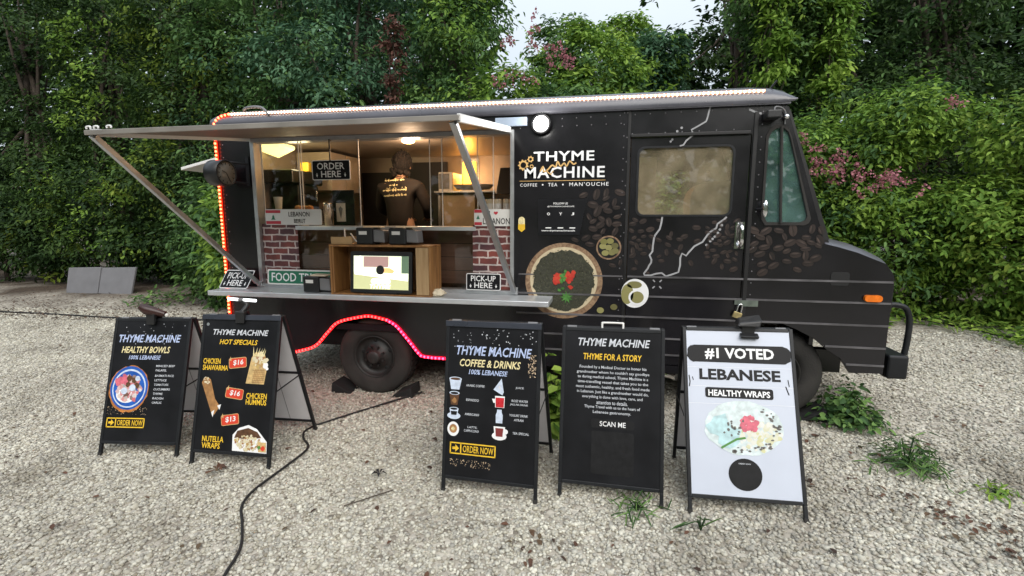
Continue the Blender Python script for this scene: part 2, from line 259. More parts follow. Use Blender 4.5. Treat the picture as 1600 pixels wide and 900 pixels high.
# ------------------------------------------------------------------ mesh helpers
WM = {}
def gz(x, y):
    return .016 * (min(max(x, -14), 16) - 1.5) + .047 * min(max(y, -7), 5)
class MB:
    def __init__(s, T=None): s.v = []; s.f = []; s.m = []; s.sm = []; s.T = T
    def add(s, vs, fs, mi=0, smooth=False):
        b = len(s.v)
        s.v += [tuple(s.T(*p)) if s.T else tuple(p) for p in vs]
        for f in fs: s.f.append(tuple(b + i for i in f)); s.m.append(mi); s.sm.append(smooth)
    def box(s, a, c, mi=0):
        (x0, y0, z0), (x1, y1, z1) = a, c
        s.add([(x0, y0, z0), (x1, y0, z0), (x1, y1, z0), (x0, y1, z0), (x0, y0, z1), (x1, y0, z1), (x1, y1, z1), (x0, y1, z1)],
              [(0, 3, 2, 1), (4, 5, 6, 7), (0, 1, 5, 4), (1, 2, 6, 5), (2, 3, 7, 6), (3, 0, 4, 7)], mi)
    def hexa(s, p, mi=0):      # 8 corners: bottom ring then top ring
        s.add(p, [(0, 3, 2, 1), (4, 5, 6, 7), (0, 1, 5, 4), (1, 2, 6, 5), (2, 3, 7, 6), (3, 0, 4, 7)], mi)
    def bar(s, p, q, wd, th, mi=0, upv=(0, 1, 0)):
        p, q = Vector(p), Vector(q); d = (q - p).normalized(); u = Vector(upv); sd = d.cross(u).normalized(); u = sd.cross(d)
        r = []
        for e in (p, q):
            for a, b in ((-1, -1), (1, -1), (1, 1), (-1, 1)): r.append(e + sd * a * wd / 2 + u * b * th / 2)
        s.hexa(r, mi)
    def tube(s, pts, r, n=8, mi=0, closed=False):
        pts = [Vector(p) for p in pts]; k = len(pts); rs = r if hasattr(r, '__len__') else [r] * k
        prev = None; vs = []; fs = []
        for i, p in enumerate(pts):
            a = pts[i - 1] if (i or closed) else p; b = pts[(i + 1) % k] if (i < k - 1 or closed) else p
            d = (b - a).normalized()
            if prev is None: u = d.orthogonal().normalized()
            else:
                u = prev - d * prev.dot(d); u = u.normalized() if u.length > 1e-6 else d.orthogonal().normalized()
            prev = u; q = d.cross(u)
            for j in range(n):
                t = 2 * math.pi * j / n; vs.append(p + (u * math.cos(t) + q * math.sin(t)) * rs[i])
        for i in range(k if closed else k - 1):
            for j in range(n):
                a = i * n + j; b = i * n + (j + 1) % n; c = ((i + 1) % k) * n
                fs.append((a, b, c + (j + 1) % n, c + j))
        s.add(vs, fs, mi, True)
        if not closed: s.add(vs[:n], [tuple(reversed(range(n)))], mi); s.add(vs[-n:], [tuple(range(n))], mi)
    def cyl(s, p, q, r0, r1=None, n=16, mi=0): s.tube([p, q], [r0, r0 if r1 is None else r1], n, mi)
    def lathe(s, prof, o, ax, n=32, mi=0, smooth=True):
        o = Vector(o); ax = Vector(ax).normalized(); u = ax.orthogonal().normalized(); q = ax.cross(u); vs = []; fs = []
        for r, h in prof:
            for j in range(n):
                t = 2 * math.pi * j / n; vs.append(o + ax * h + (u * math.cos(t) + q * math.sin(t)) * r)
        for i in range(len(prof) - 1):
            for j in range(n):
                a = i * n + j; b = i * n + (j + 1) % n; fs.append((a, b, b + n, a + n))
        s.add(vs, fs, mi, smooth)
    def ball(s, c, r, n=10, mi=0, sc=(1, 1, 1)):
        vs = []; fs = []; k = max(3, n // 2)
        for i in range(k + 1):
            for j in range(n):
                a = math.pi * i / k; b = 2 * math.pi * j / n
                vs.append((c[0] + r * sc[0] * math.sin(a) * math.cos(b), c[1] + r * sc[1] * math.sin(a) * math.sin(b), c[2] + r * sc[2] * math.cos(a)))
        for i in range(k):
            for j in range(n): a = i * n + j; b = i * n + (j + 1) % n; fs.append((a, a + n, b + n, b))
        s.add(vs, fs, mi, True)
    def ngon(s, pts, mi=0): s.add(pts, [tuple(range(len(pts)))], mi)
    def prism(s, outer, holes, mp, w0, w1, mi=0):
        loops = [outer] + list(holes)
        tri = tessellate_polygon([[Vector((a, b, 0)) for a, b in l] for l in loops]); fl = [p for l in loops for p in l]
        s.add([mp(a, b, w0) for a, b in fl], [tuple(t) for t in tri], mi); s.add([mp(a, b, w1) for a, b in fl], [tuple(reversed(t)) for t in tri], mi)
        for l in loops:
            k = len(l); s.add([mp(a, b, w0) for a, b in l] + [mp(a, b, w1) for a, b in l], [(i, (i + 1) % k, k + (i + 1) % k, k + i) for i in range(k)], mi)
    def build(s, name, mats, parent=None, bevel=0, seg=2):
        me = bpy.data.meshes.new(name); vs = s.v
        if parent is not None and parent.parent is not None and parent.parent.parent is not None: parent = parent.parent
        if parent is not None:
            inv = WM[parent.name].inverted(); vs = [tuple(inv @ Vector(p)) for p in vs]
        me.from_pydata([tuple(p) for p in vs], [], s.f)
        for M in (mats if isinstance(mats, (list, tuple)) else [mats]): me.materials.append(M)
        me.polygons.foreach_set('material_index', s.m); me.polygons.foreach_set('use_smooth', s.sm); me.update()
        o = bpy.data.objects.new(name, me); C.objects.link(o)
        if parent is not None: o.parent = parent; WM[o.name] = WM[parent.name]
        else: WM[o.name] = Matrix.Identity(4)
        if bevel:
            b = o.modifiers.new('bevel', 'BEVEL'); b.width = bevel; b.segments = seg; b.limit_method = 'ANGLE'; b.angle_limit = rad(40)
        return o
def tag(o, label, cat, group=None, kind=None):
    if label: o['label'] = label
    if cat: o['category'] = cat
    if group: o['group'] = group
    if kind: o['kind'] = kind
    return o
def thing(name, label, cat, loc, rot=None, group=None):
    o = bpy.data.objects.new(name, None); C.objects.link(o); o.empty_display_size = .1
    M = Matrix.Translation(loc) @ (rot.to_4x4() if rot is not None else Matrix.Identity(4)); o.matrix_world = M; WM[o.name] = M
    return tag(o, label, cat, group)
def copy_tree(o, parent=None):
    c = o.copy(); C.objects.link(c)
    if parent is not None: c.parent = parent
    for ch in [x for x in bpy.data.objects if x.parent == o]: copy_tree(ch, c)
    return c
def bulk(name, V, F, mat_, parent=None, smooth=False, shade=None):
    """big mesh straight from numpy arrays; F is (k, 3) or (k, 4)"""
    me = bpy.data.meshes.new(name); k, c = F.shape
    if parent is not None:
        inv = np.array(WM[parent.name].inverted()); V = V @ inv[:3, :3].T + inv[:3, 3]
    me.vertices.add(len(V)); me.vertices.foreach_set('co', V.astype(np.float32).ravel())
    me.loops.add(k * c); me.loops.foreach_set('vertex_index', F.astype(np.int32).ravel())
    me.polygons.add(k); me.polygons.foreach_set('loop_start', np.arange(0, k * c, c, dtype=np.int32)); me.polygons.foreach_set('loop_total', np.full(k, c, np.int32))
    if smooth: me.polygons.foreach_set('use_smooth', np.ones(k, bool))
    me.update(calc_edges=True); me.materials.append(mat_)
    if mat_.get('shade'):
        if shade is None: shade = np.random.default_rng(len(V)).random(len(V) // 6)
        at = me.attributes.new('tuft_tone', 'FLOAT', 'POINT'); at.data.foreach_set('value', np.repeat(np.clip(shade, 0, 1), 6).astype(np.float32))
    o = bpy.data.objects.new(name, me); C.objects.link(o)
    if parent is not None: o.parent = parent; WM[o.name] = WM[parent.name]
    else: WM[o.name] = Matrix.Identity(4)
    return o
TXT = {}
def glyphs(s, bold=0., shear=0., spacing=1.):
    k = (s, bold, shear, spacing)
    if k not in TXT:
        c = bpy.data.curves.new('lettering', 'FONT'); c.body = s; c.offset = bold; c.shear = shear; c.space_character = spacing; c.resolution_u = 2; c.align_x = 'CENTER'
        o = bpy.data.objects.new('lettering', c); me = bpy.data.meshes.new_from_object(o)
        v = np.array([q.co[:2] for q in me.vertices]); f = [tuple(q.vertices) for q in me.polygons]
        bpy.data.objects.remove(o); bpy.data.curves.remove(c); bpy.data.meshes.remove(me)
        lo, hi = v.min(0), v.max(0); TXT[k] = ((v - lo) / (hi - lo), f, (hi - lo))
    return TXT[k]
def text(mb, s, x0, y0, x1, y1, mp, wo, mi=0, bold=.0, shear=0., spacing=1., skew=0.):
    v, f, _ = glyphs(s, bold, shear, spacing)
    mb.add([mp(x0 + a * (x1 - x0), y0 + b * (y1 - y0) + skew * a, wo) for a, b in v], f, mi)
def ell(cx, cy, rx, ry=None, n=24, a0=0):
    ry = rx if ry is None else ry
    return [(cx + rx * math.cos(a0 + 2 * math.pi * i / n), cy + ry * math.sin(a0 + 2 * math.pi * i / n)) for i in range(n)]
def rrect(x0, y0, x1, y1, r, n=4):
    p = []
    for cx, cy, a in ((x1 - r, y1 - r, 0), (x0 + r, y1 - r, 90), (x0 + r, y0 + r, 180), (x1 - r, y0 + r, 270)):
        for i in range(n + 1): t = rad(a + 90 * i / n); p.append((cx + r * math.cos(t), cy + r * math.sin(t)))
    return p
def blotch(cx, cy, r, rr, n=7, asp=1.):
    return [(cx + r * rr.uniform(.6, 1.2) * math.cos(2 * math.pi * i / n) * asp, cy + r * rr.uniform(.6, 1.2) * math.sin(2 * math.pi * i / n)) for i in range(n)]
def flat(mb, poly, mp, wo, mi=0): mb.add([mp(a, b, wo) for a, b in poly], [tuple(range(len(poly)))], mi)
def ribbon(mb, pts, wd, mp, wo, mi=0):
    vs = []; P = [Vector((a, b)) for a, b in pts]
    for i, p in enumerate(P):
        d = (P[min(i + 1, len(P) - 1)] - P[max(i - 1, 0)]).normalized(); q = Vector((-d.y, d.x)) * wd / 2
        vs += [mp(*(p + q), wo), mp(*(p - q), wo)]
    mb.add(vs, [(2 * i, 2 * i + 1, 2 * i + 3, 2 * i + 2) for i in range(len(P) - 1)], mi)
def resample(pts, d):
    P = [Vector(p) for p in pts]; out = [P[0]]; acc = 0
    for a, b in zip(P, P[1:]):
        L = (b - a).length; t = d - acc
        while t <= L: out.append(a + (b - a) * t / L); t += d
        acc = L - (t - d)
    return out
def spline(pts, k=8):
    P = [Vector(p) for p in pts]; P = [P[0] * 2 - P[1]] + P + [P[-1] * 2 - P[-2]]; out = []
    for i in range(1, len(P) - 2):
        for j in range(k):
            t = j / k; a, b, c, d = P[i - 1:i + 3]
            out.append(.5 * ((2 * b) + (c - a) * t + (2 * a - 5 * b + 4 * c - d) * t * t + (3 * b - a - 3 * c + d) * t ** 3))
    return out + [P[-2]]

# ------------------------------------------------------------------ ground
def build_ground():
    xs = sorted(set([-400, -200, -90, -50, -30] + [i * .5 for i in range(-40, 45)] + [30, 50, 90, 200, 400]))
    ys = sorted(set([-400, -150, -60, -30, -15] + [i * .5 for i in range(-16, 30)] + [20, 30, 60, 150, 400]))
    mb = MB(); n = len(xs)
    mb.add([(x, y, gz(x, y)) for y in ys for x in xs], [(j * n + i, j * n + i + 1, (j + 1) * n + i + 1, (j + 1) * n + i) for j in range(len(ys) - 1) for i in range(n - 1)], 0, True)
    tag(mb.build('ground', groundm), None, None, None, 'structure')
    # loose stones, each one modelled, in the part of the yard the eye can resolve
    rng = np.random.default_rng(3); t = (1 + 5 ** .5) / 2
    I = np.array([(-1, t, 0), (1, t, 0), (-1, -t, 0), (1, -t, 0), (0, -1, t), (0, 1, t), (0, -1, -t), (0, 1, -t), (t, 0, -1), (t, 0, 1), (-t, 0, -1), (-t, 0, 1)]) / math.sqrt(1 + t * t)
    T = np.array([(0, 11, 5), (0, 5, 1), (0, 1, 7), (0, 7, 10), (0, 10, 11), (1, 5, 9), (5, 11, 4), (11, 10, 2), (10, 7, 6), (7, 1, 8), (3, 9, 4), (3, 4, 2), (3, 2, 6), (3, 6, 8), (3, 8, 9), (4, 9, 5), (2, 4, 11), (6, 2, 10), (8, 6, 7), (9, 8, 1)])
    xy = []
    def scatter(n, x0, x1, y0, y1, cond=None):
        p = np.c_[rng.uniform(x0, x1, n), rng.uniform(y0, y1, n)]
        if cond is not None: p = p[cond(p[:, 0], p[:, 1])]
        xy.append(p)
    inview = lambda x, y: (np.abs(((x - 3.658) * .98147 + (y + 4.089) * .19163) / (-(x - 3.658) * .18955 + (y + 4.089) * .97153 + .24)) < 1.12)
    scatter(108000, -4.5, 7.6, -2.6, -.2, inview)
    scatter(76000, -7.5, 9.5, -.2, 3.0, lambda x, y: inview(x, y) & ((x < 2.6) | (x > 4.2)) & ((y < .7) | (x < .4) | (x > 5.3)))
    xy = np.concatenate(xy); n = len(xy)
    far = np.clip((xy[:, 1] + .2) / 3, 0, 1)
    r = rng.uniform(.0058, .0136, n) * (1 + .12 * far) * np.where(rng.random(n) < .06, 1.55, 1)
    sc = np.stack([rng.uniform(.8, 1.35, n), rng.uniform(.8, 1.2, n), rng.uniform(.5, .85, n)], 1)
    V = I[None] * (1 + rng.normal(0, .13, (n, 12, 1))) * sc[:, None] * r[:, None, None]
    a = rng.uniform(0, 6.28, n); tx = rng.normal(0, .35, n)
    cy, sy = np.cos(tx)[:, None], np.sin(tx)[:, None]; Y, Z = V[..., 1] * cy - V[..., 2] * sy, V[..., 1] * sy + V[..., 2] * cy
    ca, sa = np.cos(a)[:, None], np.sin(a)[:, None]; X, Y = V[..., 0] * ca - Y * sa, V[..., 0] * sa + Y * ca
    gzv = .016 * (xy[:, 0] - 1.5) + .047 * xy[:, 1]
    V = np.stack([X + xy[:, :1], Y + xy[:, 1:], Z + (gzv + r * .18 + rng.uniform(-.004, .006, n))[:, None]], 2).reshape(-1, 3)
    F = (T[None] + (np.arange(n) * 12)[:, None, None]).reshape(-1, 3)
    tag(bulk('gravel', V, F, stonem, None, True), 'loose pale limestone gravel covering the yard', 'gravel', None, 'stuff')
build_ground()

# ------------------------------------------------------------------ foliage
def leaf_arrays(pos, out, L, rng, droop=.5, asp=.42, upb=.85):
    n = len(pos); up_ = np.array([0, 0, 1.])
    nrm = lambda a: a / (np.linalg.norm(a, axis=1, keepdims=True) + 1e-9)
    Nn = nrm(out * .7 + up_ * upb + rng.normal(0, .45, (n, 3)))
    D = out * .55 - up_ * droop + rng.normal(0, .6, (n, 3)); D = nrm(D - Nn * (D * Nn).sum(1, keepdims=True))
    Sd = np.cross(Nn, D); l = (L * rng.uniform(.6, 1.35, n))[:, None]; wd = l * asp * .5; fo = wd * .35
    V = np.stack([pos, pos + D * l * .30 + Sd * wd + Nn * fo, pos + D * l * .68 + Sd * wd * .78 + Nn * fo * .6 - Nn * l * .03, pos + D * l - Nn * l * .10,
                  pos + D * l * .68 - Sd * wd * .78 + Nn * fo * .6 - Nn * l * .03, pos + D * l * .30 - Sd * wd + Nn * fo], 1).reshape(-1, 3)
    b = (np.arange(n) * 6)[:, None]
    return V, np.concatenate([b + np.array([[0, 1, 2, 3]]), b + np.array([[0, 3, 4, 5]])], 0)
def crown_points(blobs, n, rng, cl=12, spread=.16, rough=.22, front=.6):
    B = np.array(blobs, float); wt = (B[:, 3] * B[:, 5] + B[:, 4] * B[:, 5] + B[:, 3] * B[:, 4]); wt /= wt.sum()
    k = n // cl; bi = rng.choice(len(B), k, p=wt)
    d = rng.normal(0, 1, (k, 3)); d /= np.linalg.norm(d, axis=1, keepdims=True)
    d[:, 1] = np.where(rng.random(k) < front, -np.abs(d[:, 1]), d[:, 1])
    ph = rng.uniform(0, 6.28, (len(B), 3))
    lump = 1 + rough * (np.sin(d[:, 0] * 5 + ph[bi, 0]) * np.sin(d[:, 2] * 6 + ph[bi, 1]) + .6 * np.sin(d[:, 1] * 9 + d[:, 2] * 8 + ph[bi, 2]))
    rr = (1 - .38 * rng.random(k) ** 2.2) * lump
    p = B[bi, :3] + d * B[bi, 3:] * rr[:, None]
    keep = np.ones(k, bool)
    for j in range(len(B)):
        q = (p - B[j, :3]) / B[j, 3:]; keep &= ~(((q * q).sum(1) < .42) & (bi != j))
    p, d = p[keep], d[keep]; k = len(p)
    m = rng.integers(cl // 2, int(cl * 1.6), k); idx = np.repeat(np.arange(k), m); M = len(idx)
    t1 = rng.uniform(0, 6.28, 4); sp = .5 + .25 * np.sin(p[:, 0] * 2.3 + t1[0]) * np.sin(p[:, 2] * 2.7 + t1[1]) + .25 * np.sin(p[:, 0] * 4.9 + p[:, 2] * 3.7 + t1[2])
    global SHADE
    SHADE = np.clip(.42 * (rng.random(k) ** 1.3)[idx] + .30 * sp[idx] + .28 * rng.random(M), 0, 1)
    return p[idx] + rng.normal(0, spread, (M, 3)) * np.array([1, 1, .7]), d[idx] * .8 + rng.normal(0, .3, (M, 3))
PL = np.random.default_rng(21)
def plant(name, label, cat, base, blobs, n, L, leafm, trunk=None, group=None, cl=34, spread=.14, droop=.5, rough=.34, asp=.42, extra=None, flowers=None, part='crown', front=.6, upb=.95):
    """blobs: ellipsoids (dx, dy, z, rx, ry, rz) round the base; a trunk with limbs; optional second leaf colour and flower clusters"""
    x, y = base; z0 = gz(x, y)
    root = thing(name, label, cat, (x, y, z0), None, group)
    B = [(x + b[0], y + b[1], z0 + b[2], b[3], b[4], b[5]) for b in blobs]
    P, O = crown_points(B, n, PL, cl, spread, rough, front)
    P[:, 2] = np.maximum(P[:, 2], z0 + .03)
    V, F = leaf_arrays(P, O, L, PL, droop, asp, upb); bulk(part, V, F, leafm, root, False, SHADE)
    if extra:
        fr, em, nm = extra; P, O = crown_points(B, int(n * fr), PL, cl, spread, rough, front); P += O * .05
        P[:, 2] = np.maximum(P[:, 2], z0 + .03)
        V, F = leaf_arrays(P, O, L, PL, droop, asp, upb); bulk(nm, V, F, em, root, False, SHADE)
    if trunk:
        r, h = trunk; mb = MB(); zt = z0 + h
        mb.tube(spline([(x, y, z0 - .05), (x + r, y - .3 * r, z0 + h * .35), (x - r * .8, y + r, z0 + h * .7), (x, y, zt)], 4), [r * (1.25 - .75 * i / 12) for i in range(13)], 9)
        for b in B:
            q = Vector(b[:3]); s0 = Vector((x, y, z0 + h * PL.uniform(.45, .9))); mid = (s0 + q) / 2 + Vector((PL.normal(0, .12), PL.normal(0, .12), -.1))
            mb.tube(spline([s0, mid, q], 4), [r * .5 * (1 - .09 * i) for i in range(9)], 6)
        mb.build('trunk', barkm, root)
    for fx, fy, fz, fr, fn in (flowers or []):
        ns = max(3, fn // 22); sp_ = PL.normal(0, 1, (ns, 3)) * np.array([fr, fr * .7, fr * .75]); ix = PL.integers(0, ns, int(fn * .8))
        c = sp_[ix] + np.array([fx, fy, fz]) + PL.normal(0, .022, (len(ix), 3)) + PL.uniform(-.08, .08, (len(ix), 1)) * np.stack([np.cos(ix * 2.1), np.zeros(len(ix)), np.sin(ix * 2.1) * .8 - .3], 1)
        V, F = leaf_arrays(c, PL.normal(0, 1, (len(c), 3)), .036, PL, .2, .8); bulk('flower_cluster', V, F, PINK, root)['kind'] = 'stuff'
    return root
GT = 'tall vine-draped trees behind the truck'
def big(x, y, h, wd, leafm, label, n=15000, L=.13, seed=0, extra=None, low=.9, name='tall_tree', dy=1.0):
    r = random.Random(seed); bl = []; n = int(n * (1.35 if L < .16 else .8)); L *= .80 if L < .16 else 1
    zz = low
    while zz < h - .3:
        k = 2 if wd > 1.2 else 1
        for j in range(k):
            bl.append((r.uniform(-.6, .6) * wd, r.uniform(-.75, .45), zz + r.uniform(-.2, .3), wd * r.uniform(.55, .85), dy * r.uniform(.6, .95), r.uniform(.42, .72)))
        zz += .72
    bl.append((0, 0, h - .5, wd * .7, .8, .7))
    return plant(name, label, 'tree', (x, y), bl, n, L, leafm, (.13, h - .9), GT, extra=extra)
def woods():
    B = big
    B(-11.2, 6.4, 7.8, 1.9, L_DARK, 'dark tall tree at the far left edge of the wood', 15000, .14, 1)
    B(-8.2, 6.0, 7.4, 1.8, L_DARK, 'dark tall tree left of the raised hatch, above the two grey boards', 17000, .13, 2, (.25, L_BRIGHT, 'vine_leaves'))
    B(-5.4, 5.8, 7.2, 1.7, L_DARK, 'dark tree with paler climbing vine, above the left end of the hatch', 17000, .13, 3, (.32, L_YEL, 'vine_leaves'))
    B(-3.0, 5.2, 6.6, 1.5, L_MID, 'green tree rising behind the rear left corner of the truck', 16000, .125, 4, (.12, L_BLUE, 'vine_leaves'))
    B(-.9, 5.0, 6.4, 1.35, L_BLUE, 'bluish green tree with drooping leaves behind the serving window', 17000, .13, 5, (.15, L_MID, 'vine_leaves'))
    B(.75, 5.2, 6.6, .95, L_MID, 'light green tree ending the left wood, beside the gap of sky', 14000, .12, 6, (.3, L_BRIGHT, 'vine_leaves'))
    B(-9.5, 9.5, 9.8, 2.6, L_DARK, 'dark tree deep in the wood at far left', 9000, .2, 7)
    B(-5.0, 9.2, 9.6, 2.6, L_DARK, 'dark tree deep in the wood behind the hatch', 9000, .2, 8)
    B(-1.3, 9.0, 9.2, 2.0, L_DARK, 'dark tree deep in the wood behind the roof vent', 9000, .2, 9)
    G2 = 'rounded vine-covered trees in the gap of sky'
    def dome(x, y, h, wd, leafm, label, n, L=.13, ex=None):
        plant('domed_tree', label, 'tree', (x, y), [(0, 0, h - wd * .95, wd, wd, wd * .95), (-.3 * wd, -.2, h - wd * 1.9, wd * .9, wd, wd * .9), (.35 * wd, 0, h - wd * 2.5, wd * .95, wd, wd), (0, 0, h - wd * 3.4, wd, wd, wd)],
              n, L, leafm, (.12, h - wd), G2, extra=ex, rough=.14, spread=.10)
    dome(2.62, 8.0, 6.1, .80, L_MID, 'rounded vine-covered treetop at the left of the sky gap', 9000, .12, (.4, L_BRIGHT, 'vine_leaves'))
    dome(3.35, 6.4, 5.2, .90, L_BRIGHT, 'widest rounded vine-covered tree in the middle of the sky gap', 13000, .12, (.5, L_MID, 'vine_leaves'))
    dome(4.02, 8.6, 6.25, .55, L_BRIGHT, 'tallest narrow rounded treetop in the sky gap', 8000, .12, (.3, L_BRIGHT, 'vine_leaves'))
    dome(4.72, 8.0, 5.6, .58, L_BLUE, 'rounded treetop right of the tallest one in the sky gap', 8000, .12, (.4, L_BRIGHT, 'vine_leaves'))
    dome(4.9, 5.6, 3.75, .8, L_BRIGHT, 'low bright green rounded bush-like tree above the cab roof', 9000, .11)
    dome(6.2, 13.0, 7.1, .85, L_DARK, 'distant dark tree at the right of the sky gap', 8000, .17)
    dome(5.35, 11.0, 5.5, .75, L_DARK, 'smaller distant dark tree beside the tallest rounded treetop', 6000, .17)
    rw = np.random.default_rng(8)
    def mass(n, x0, x1, y0, y1, h):
        x = rw.uniform(x0, x1, n); y = rw.uniform(y0, y1, n); z = rw.uniform(.1, 1, n) * h * (1 + .08 * np.sin(x * 1.3) + .06 * np.sin(x * 3.1))
        return np.c_[x, y, z]
    P = np.concatenate([mass(15000, -24, -.2, 11.5, 13.5, 11.2), mass(13000, 7.4, 22, 12.5, 14, 10.5), mass(1500, -.2, 9, 15, 17, 5.2)])
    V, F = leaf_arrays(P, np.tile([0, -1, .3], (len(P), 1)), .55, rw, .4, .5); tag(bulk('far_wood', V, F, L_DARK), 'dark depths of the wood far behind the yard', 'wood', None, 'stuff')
    P = np.concatenate([mass(9000, -20, 30, -15, -12.5, 6.2), np.c_[rw.uniform(-20, -17, 14000), rw.uniform(-13, 9, 14000), rw.uniform(.0, 7, 14000)], np.c_[rw.uniform(24, 26, 9000), rw.uniform(-13, 9, 9000), rw.uniform(.0, 6.5, 9000)]])
    V, F = leaf_arrays(P, np.tile([0, 1, .3], (len(P), 1)), .65, rw, .4, .5); tag(bulk('far_wood', V, F, L_MID), 'unseen wood behind the viewer, added to darken reflections in the truck', 'wood', None, 'stuff')  # unseen trees added behind the camera to darken what the truck reflects
    # undergrowth between the truck roof and those trees
    G3 = 'bushes rising above the truck roof'
    rb_ = random.Random(17)
    def bush(x, y, h, wd, leafm, label, n, L=.11, ex=None, fl=None, grp=G3, nm='bush', low=False):
        bl = [(0, 0, h - wd * .62, wd * .8, wd * .7, wd * .6), (0, -.1, h * .3, wd * .95, wd * .85, h * .3)]
        for i in range(9):                                   # rounded shoulders standing out of the mass
            a = rb_.uniform(-2.9, -.25) if i < 7 else rb_.uniform(0, 6.28); zz = rb_.uniform(.22, .84) * h; q = wd * (.72 if zz < h * .6 else .5)
            r_ = rb_.uniform(.30, .50) * wd; bl.append((q * math.cos(a), q * math.sin(a) * .9, zz, r_ * 1.15, r_, r_ * .85))
        plant(nm, label, 'bush', (x, y), bl, n, L, leafm, (.05, h * .6), grp, extra=ex, flowers=fl, rough=.18, spread=.10, cl=16)
    bush(1.95, 4.3, 4.0, .7, L_BRIGHT, 'light green vine thicket with pink blossom left of the floodlight', 8000, .11, (.3, L_MID, 'vine_leaves'), [(2.08, 3.7, 4.43, .07, 90), (1.97, 3.7, 3.8, .08, 60), (2.24, 3.7, 3.88, .09, 110), (2.5, 3.9, 4.75, .09, 90), (2.45, 3.9, 4.45, .06, 50)])
    bush(3.0, 4.4, 3.65, .7, L_MID, 'dark-stemmed bush with a large pink blossom cluster above the floodlight', 7000, .11, (.25, L_BLUE, 'vine_leaves'), [(2.92, 3.7, 4.10, .13, 230), (2.8, 3.7, 4.28, .09, 90)])
    bush(4.0, 4.5, 3.5, .75, L_BRIGHT, 'yellow-green bush rising over the middle of the roof', 8000, .11, (.3, L_YEL, 'young_leaves'))
    bush(5.0, 4.4, 3.35, .7, L_MID, 'mid green bush rising over the cab roof', 7000, .11, (.3, L_BRIGHT, 'young_leaves'))
    bush(.4, 4.2, 3.5, .8, L_BLUE, 'bluish leafy bush behind the roof vent', 7000, .12)
    bush(-1.0, 4.1, 3.5, .8, L_MID, 'leafy bush behind the left half of the serving window', 7000, .12, (.2, L_BLUE, 'vine_leaves'))
    # left side, below the hatch
    G4 = 'shrubs along the left edge of the yard'
    bush(-1.9, 3.0, 2.35, .72, L_BRIGHT, 'bright green leafy shrub beside the rear corner of the truck', 5200, .125, (.3, L_MID, 'old_leaves'), None, G4, 'shrub')
    bush(-3.3, 3.9, 2.3, .85, L_MID, 'mid green shrub under the hatch strut, right of the two grey boards', 6500, .12, (.3, L_DARK, 'old_leaves'), None, G4, 'shrub')
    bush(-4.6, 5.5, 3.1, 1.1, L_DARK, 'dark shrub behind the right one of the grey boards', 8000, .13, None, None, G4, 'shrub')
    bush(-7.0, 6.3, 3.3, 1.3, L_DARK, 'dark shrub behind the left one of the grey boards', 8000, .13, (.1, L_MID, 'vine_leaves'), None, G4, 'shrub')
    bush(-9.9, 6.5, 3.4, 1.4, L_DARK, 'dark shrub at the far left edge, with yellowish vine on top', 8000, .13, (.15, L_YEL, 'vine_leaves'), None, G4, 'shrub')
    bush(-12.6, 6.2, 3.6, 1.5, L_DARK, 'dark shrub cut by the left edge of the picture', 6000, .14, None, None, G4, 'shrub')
    # right side
    B(6.6, 6.5, 6.9, .95, L_MID, 'vine-draped tree bounding the sky gap on the right', 13000, .12, 10, (.35, L_BRIGHT, 'vine_leaves'))
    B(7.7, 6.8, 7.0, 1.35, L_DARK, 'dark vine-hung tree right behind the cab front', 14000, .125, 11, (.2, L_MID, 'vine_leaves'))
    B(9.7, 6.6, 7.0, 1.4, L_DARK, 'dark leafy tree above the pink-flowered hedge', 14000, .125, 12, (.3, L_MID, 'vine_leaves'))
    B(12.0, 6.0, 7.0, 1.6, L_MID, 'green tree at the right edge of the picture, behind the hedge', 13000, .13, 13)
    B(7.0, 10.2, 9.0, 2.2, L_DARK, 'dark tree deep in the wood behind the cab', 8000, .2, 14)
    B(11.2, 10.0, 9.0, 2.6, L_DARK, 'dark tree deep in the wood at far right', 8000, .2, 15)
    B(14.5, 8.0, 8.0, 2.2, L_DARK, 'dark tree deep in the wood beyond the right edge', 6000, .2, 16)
    # hanging curtains of vine on the right-hand trees
    for x, y, z1, wd, lb in ((6.35, 5.4, 6.2, .22, 'narrow curtain of bright vine hanging left of the dark tree'), (7.35, 5.5, 6.2, .16, 'thin string of bright vine hanging before the dark tree')):
        plant('hanging_vine', lb, 'vine', (x, y), [(0, 0, z1 - i * .55, wd, wd, .42) for i in range(6)], 3000, .11, L_BRIGHT, (.02, z1), 'curtains of hanging vine', part='leaves', spread=.09, droop=1.0)
    # the pink-flowered hedge
    G5 = 'hedge bushes with pink coral vine on the right'
    bush(6.75, 4.7, 3.0, .95, L_BRIGHT, 'bright hedge bush with pink flowers next to the cab window', 17000, .088, (.35, L_MID, 'old_leaves'), [(6.52, 3.7, 2.68, .14, 160), (6.45, 3.7, 2.42, .10, 90), (6.78, 3.7, 2.45, .12, 190), (6.92, 3.7, 2.66, .12, 100), (7.02, 3.62, 2.3, .09, 90)], G5, 'hedge_bush')
    bush(7.95, 4.3, 3.35, .95, L_BRIGHT, 'bright hedge bush with a drooping pink spray above the bumper', 17000, .088, (.3, L_MID, 'old_leaves'), [(7.15, 3.4, 2.18, .11, 110), (7.42, 3.35, 2.20, .14, 240), (7.3, 3.4, 2.3, .08, 60), (8.05, 3.4, 3.2, .08, 70)], G5, 'hedge_bush')
    bush(9.15, 3.7, 3.1, 1.0, L_BRIGHT, 'solid bright green hedge bush right of the pink spray', 18000, .088, (.2, L_YEL, 'young_leaves'), [(8.6, 2.7, 2.5, .06, 40)], G5, 'hedge_bush')
    bush(10.1, 2.7, 3.3, 1.0, L_BRIGHT, 'bright green hedge bush cut by the right edge of the picture', 17000, .088, (.3, L_MID, 'old_leaves'), None, G5, 'hedge_bush')
